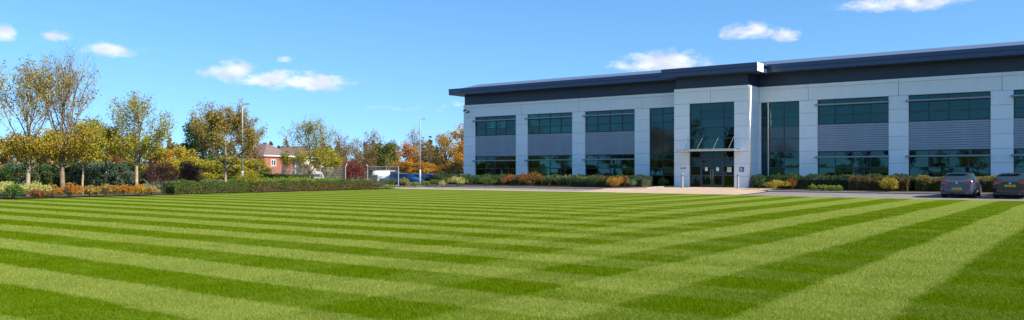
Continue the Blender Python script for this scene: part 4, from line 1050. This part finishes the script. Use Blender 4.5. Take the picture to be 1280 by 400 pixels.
# ------------------------------------------------------------------ street furniture
def street_lamp(px, z, topy, arm, label):
    x, y = W(px, z); g = gz(x, y); h = EYE+(215.5-topy)/FP*z-g
    o = empty('street_lamp', (x, y, g), YAW, label=label, cat='lamp post')
    MB().tube([(0, 0, 0), (0, 0, 1.55), (0, 0, 1.62)], [.105, .105, .07], 12).build('base_section', M['lamp'], o, smooth=True)
    MB().tube([(0, 0, 1.6), (0, 0, h-.35), (.03, 0, h-.12), (.14, 0, h-.02), (arm*.45, 0, h+.02)], [.070, .052, .045, .04, .035], 10).build('column', M['lamp'], o, smooth=True)
    MB().prism_y([(arm*.42, h-.03), (arm*.48, h-.06), (arm, h-.01), (arm+.03, h+.03), (arm, h+.07), (arm*.48, h+.06)], -.12, .12).build('lantern', M['steel'], o)
    MB().box(-.05, -.115, .45, .05, -.10, .95).build('access_door', M['steel'], o)
shrub_px('shrub', 310, 61.0, 42, 1.75, 'yellowgreen', 'olive-green bush hiding the foot of the left lamp post', 84, n=3200, s=.08, k=16, base=0)
street_lamp(303, 62.0, 130, .5, 'left lamp post rising out of the trees'); street_lamp(525, 82, 148.5, .52, 'right lamp post standing clear left of the office')

# mesh fence with cranked concrete posts
def fence(pts, hgt, label, step=2.7, cranked=True):
    x0, y0 = pts[0]; g0 = gz(x0, y0)
    o = empty('mesh_fence', (x0, y0, g0), label=label, cat='fence')
    for (xa, ya), (xb, yb) in zip(pts, pts[1:]):
        L = math.hypot(xb-xa, yb-ya); n = max(1, int(L/step+.5)); dx, dy = (xb-xa)/n, (yb-ya)/n
        for i in range(n+1):
            x, y = xa+dx*i, ya+dy*i; z = gz(x, y)
            p = [(x, y, z-.1), (x, y, z+hgt)]+([(x-dy/step*.32, y+dx/step*.32, z+hgt+.36)] if cranked else [])
            MB().tube(p, .06, 4).build('post', M['kerb'], o, (x0, y0, g0))
            if i < n:
                m = MB()
                for k in range(9):
                    zz = z+.12+k*(hgt-.2)/8; m.tube([(x, y, zz), (x+dx, y+dy, zz)], .018, 3, False)
                for k in range(1, 18):
                    t = k/18; m.tube([(x+dx*t, y+dy*t, z+.06), (x+dx*t, y+dy*t, z+hgt-.06)], .020, 3, False)
                m.build('mesh_panel', M['steel'], o, (x0, y0, g0))
fence([W(338, 92), W(432, 90)], 2.15, 'grey mesh fence with cranked concrete posts below the houses')
fence([W(545, 104), W(592, 104)], 1.6, 'short mesh fence behind the low golden trees by the office', cranked=False)
def steel_frame():
    xa, ya = W(459.5, 82); xb, yb = W(498, 80.5); g = gz(xa, ya)
    o = empty('steel_frame', (xa, ya, g), math.atan2(yb-ya, xb-xa), label='goal-like galvanised gate frame with mesh beside the bins', cat='gate')
    L = math.hypot(xb-xa, yb-ya); h = 2.02
    MB().tube([(0, 0, -.1), (0, 0, h+.05), (-.12, 0, h+.22)], .045, 8).build('post', M['steel'], o); MB().tube([(L, 0, -.1), (L, 0, h+.05)], .05, 8).build('post', M['steel'], o)
    MB().tube([(0, 0, h), (L, 0, h)], .04, 8).build('top_rail', M['steel'], o); MB().tube([(0, 0, h-.26), (L, 0, h-.26)], .02, 6).build('rail', M['steel'], o)
    MB().tube([(L*.42, 0, h-.26), (L*.42, 0, h)], .025, 6).build('brace', M['steel'], o)
    m = MB()
    for k in range(22): m.tube([(L*k/21, 0, .1), (L*k/21, 0, h)], .006, 3, False)
    for k in range(10): m.tube([(0, 0, .15+k*.19), (L, 0, .15+k*.19)], .006, 3, False)
    m.build('mesh_panel', M['steel'], o)
steel_frame()
def wheelie_bin(px, z, s, label, mat='black'):
    x, y = W(px, z); g = gz(x, y)+.07
    o = empty('wheelie_bin', (x, y, g), YAW+.2, label=label, cat='bin', group='bins by the steel frame')
    b = len; m = MB(); v0, v1 = .24*s, .31*s
    m.v += [(-v0, -v0, .06), (v0, -v0, .06), (v0, v0, .06), (-v0, v0, .06), (-v1, -v1, .98*s), (v1, -v1, .98*s), (v1, v1, .98*s), (-v1, v1, .98*s)]
    m.f += [(0, 3, 2, 1), (4, 5, 6, 7), (0, 1, 5, 4), (1, 2, 6, 5), (2, 3, 7, 6), (3, 0, 4, 7)]
    m.build('bin_body', M[mat], o)
    MB().prism_x([(-v1-.03, .98*s), (v1+.05, .98*s), (v1+.04, 1.06*s), (0, 1.10*s), (-v1-.02, 1.03*s)], -v1-.02, v1+.02).build('lid', M[mat], o)
    for sx in (-1, 1): MB().tube([(sx*v0, v0, .10), (sx*(v0+.05), v0, .10)], .10, 10).build('wheel', M['rubber'], o)
M['bin'] = plain('bin_plastic', (.035, .042, .06), .55)
wheelie_bin(467.5, 79.6, 1.05, 'taller dark wheelie bin left in the steel frame', 'bin'); wheelie_bin(473.5, 80.2, .95, 'pale grey slim bin next to the dark wheelie bin', 'steel'); wheelie_bin(479, 80.0, .72, 'small dark bin right of the wheelie bins', 'bin')
x, y = W(471, 78.5); s = MB().box(x-.9, y-.5, gz(x, y)-.05, x+.9, y+.6, gz(x, y)+.07).build('concrete_slab', M['kerb']); tag(s, kind='structure')

# ------------------------------------------------------------------ the houses
def brick_mat():
    m, nt, b = new_mat('red_brick'); N, L = nodes(nt)
    tc = N('ShaderNodeTexCoord'); mp = N('ShaderNodeMapping'); mp.inputs['Rotation'].default_value = (R(90), 0, 0); L(tc.outputs['Object'], mp.inputs[0])
    br = N('ShaderNodeTexBrick'); br.inputs['Scale'].default_value = 1; br.inputs['Brick Width'].default_value = .225; br.inputs['Row Height'].default_value = .075; br.inputs['Mortar Size'].default_value = .008
    br.inputs['Color1'].default_value = (.34, .075, .032, 1); br.inputs['Color2'].default_value = (.25, .055, .026, 1); br.inputs['Mortar'].default_value = (.30, .22, .17, 1)
    L(mp.outputs[0], br.inputs[0]); L(br.outputs[0], b.inputs['Base Color']); b.inputs['Roughness'].default_value = .9
    return m
M['brick'] = brick_mat(); M['tile'] = plain('roof_tile', (.155, .105, .095), .85, var=.2, scale=2, bump=.5); M['render'] = plain('cream_render', (.46, .42, .35), .85)
M['homeglass'] = plain('home_window_glass', (.03, .04, .05), .08, spec=.8)
def house(px, z, rz, wx, wy, eaves, ridge, wall, label, wins, porch=False, hip=2.6):
    x, y = W(px, z); g = 0.0
    o = empty('house', (x, y, g), YAW+rz, label=label, cat='house')
    wl = MB().box(-wx/2, -wy/2, -.3, wx/2, wy/2, eaves).build('wall', wall, o)
    e = .35; a, b = wx/2+e, wy/2+e; m = MB()
    m.v = [(-a, -b, eaves-.05), (a, -b, eaves-.05), (a, b, eaves-.05), (-a, b, eaves-.05), (-a+hip, 0, ridge), (a-hip, 0, ridge)]
    m.f = [(0, 1, 5, 4), (2, 3, 4, 5), (1, 2, 5), (3, 0, 4), (0, 3, 2, 1)]
    rf = m.build('roof', M['tile'], o)
    MB().box(-a, -b-.03, eaves-.22, a, -b+.03, eaves-.04).box(a-.03, -b+.04, eaves-.22, a+.03, b, eaves-.04).build('fascia_board', M['white'], rf)
    MB().tube([(-a+hip, 0, ridge+.03), (a-hip, 0, ridge+.03)], .11, 6).build('ridge_tiles', M['tile'], rf)
    for side, u0, z0, w, h in wins:
        f = MB(); 
        def bx(m, u0, u1, z0, z1, d0, d1):
            if side == 'f': m.box(u0, -wy/2-d1, z0, u1, -wy/2-d0, z1)
            else: m.box(wx/2+d0, u0, z0, wx/2+d1, u1, z1)
        bx(f, u0, u0+w, z0, z0+.08, -.02, .06); bx(f, u0, u0+w, z0+h-.08, z0+h, -.02, .06); bx(f, u0, u0+.08, z0+.08, z0+h-.08, -.02, .06); bx(f, u0+w-.08, u0+w, z0+.08, z0+h-.08, -.02, .06); bx(f, u0+w/2-.04, u0+w/2+.04, z0+.08, z0+h-.08, -.02, .055)
        fr = f.build('window', M['white'], o)
        for k in (0, 1):
            p = MB(); bx(p, u0+.081+k*(w/2-.04), u0+w/2-.041+k*(w/2-.04), z0+.081, z0+h-.081, .0, .02); p.build('pane', M['homeglass'], fr)
    if porch:
        p = MB(); p.v = [(1.0, -wy/2-1.3, 2.2), (4.4, -wy/2-1.3, 2.2), (4.4, -wy/2, 2.2), (1.0, -wy/2, 2.2), (2.7, -wy/2-1.3, 3.1), (2.7, -wy/2, 3.1)]; p.f = [(0, 1, 4), (1, 2, 5, 4), (3, 0, 4, 5), (0, 3, 2, 1)]
        p.build('porch_roof', M['white'], o); MB().box(1.1, -wy/2-1.2, 0, 1.2, -wy/2-1.1, 2.2).box(4.2, -wy/2-1.2, 0, 4.3, -wy/2-1.1, 2.2).build('porch_post', M['white'], o)
        MB().box(1.7, -wy/2-.05, 0, 4.0, -wy/2+.02, 2.1).build('garage_door', M['white'], o)
house(331, 158, R(-28), 7.0, 7.6, 4.95, 7.3, M['brick'], 'red brick house with brown hipped roof showing left of the slim yellow tree', [('f', -2.8, 2.9, 1.7, 1.3), ('f', .4, 3.2, .8, 1.1), ('f', 2.0, 3.0, 1.2, 1.2), ('f', -2.9, .8, 1.9, 1.3), ('r', -2.0, 2.9, 1.3, 1.2)], porch=True, hip=3.4)
house(367, 172, R(-20), 9.5, 8.0, 4.9, 7.0, M['render'], 'cream rendered house with brown roof partly behind the slim yellow tree', [('f', -3.6, 2.9, 1.6, 1.3), ('f', 1.6, 2.9, 1.6, 1.3), ('f', 1.4, .8, 1.9, 1.3)], hip=2.2)
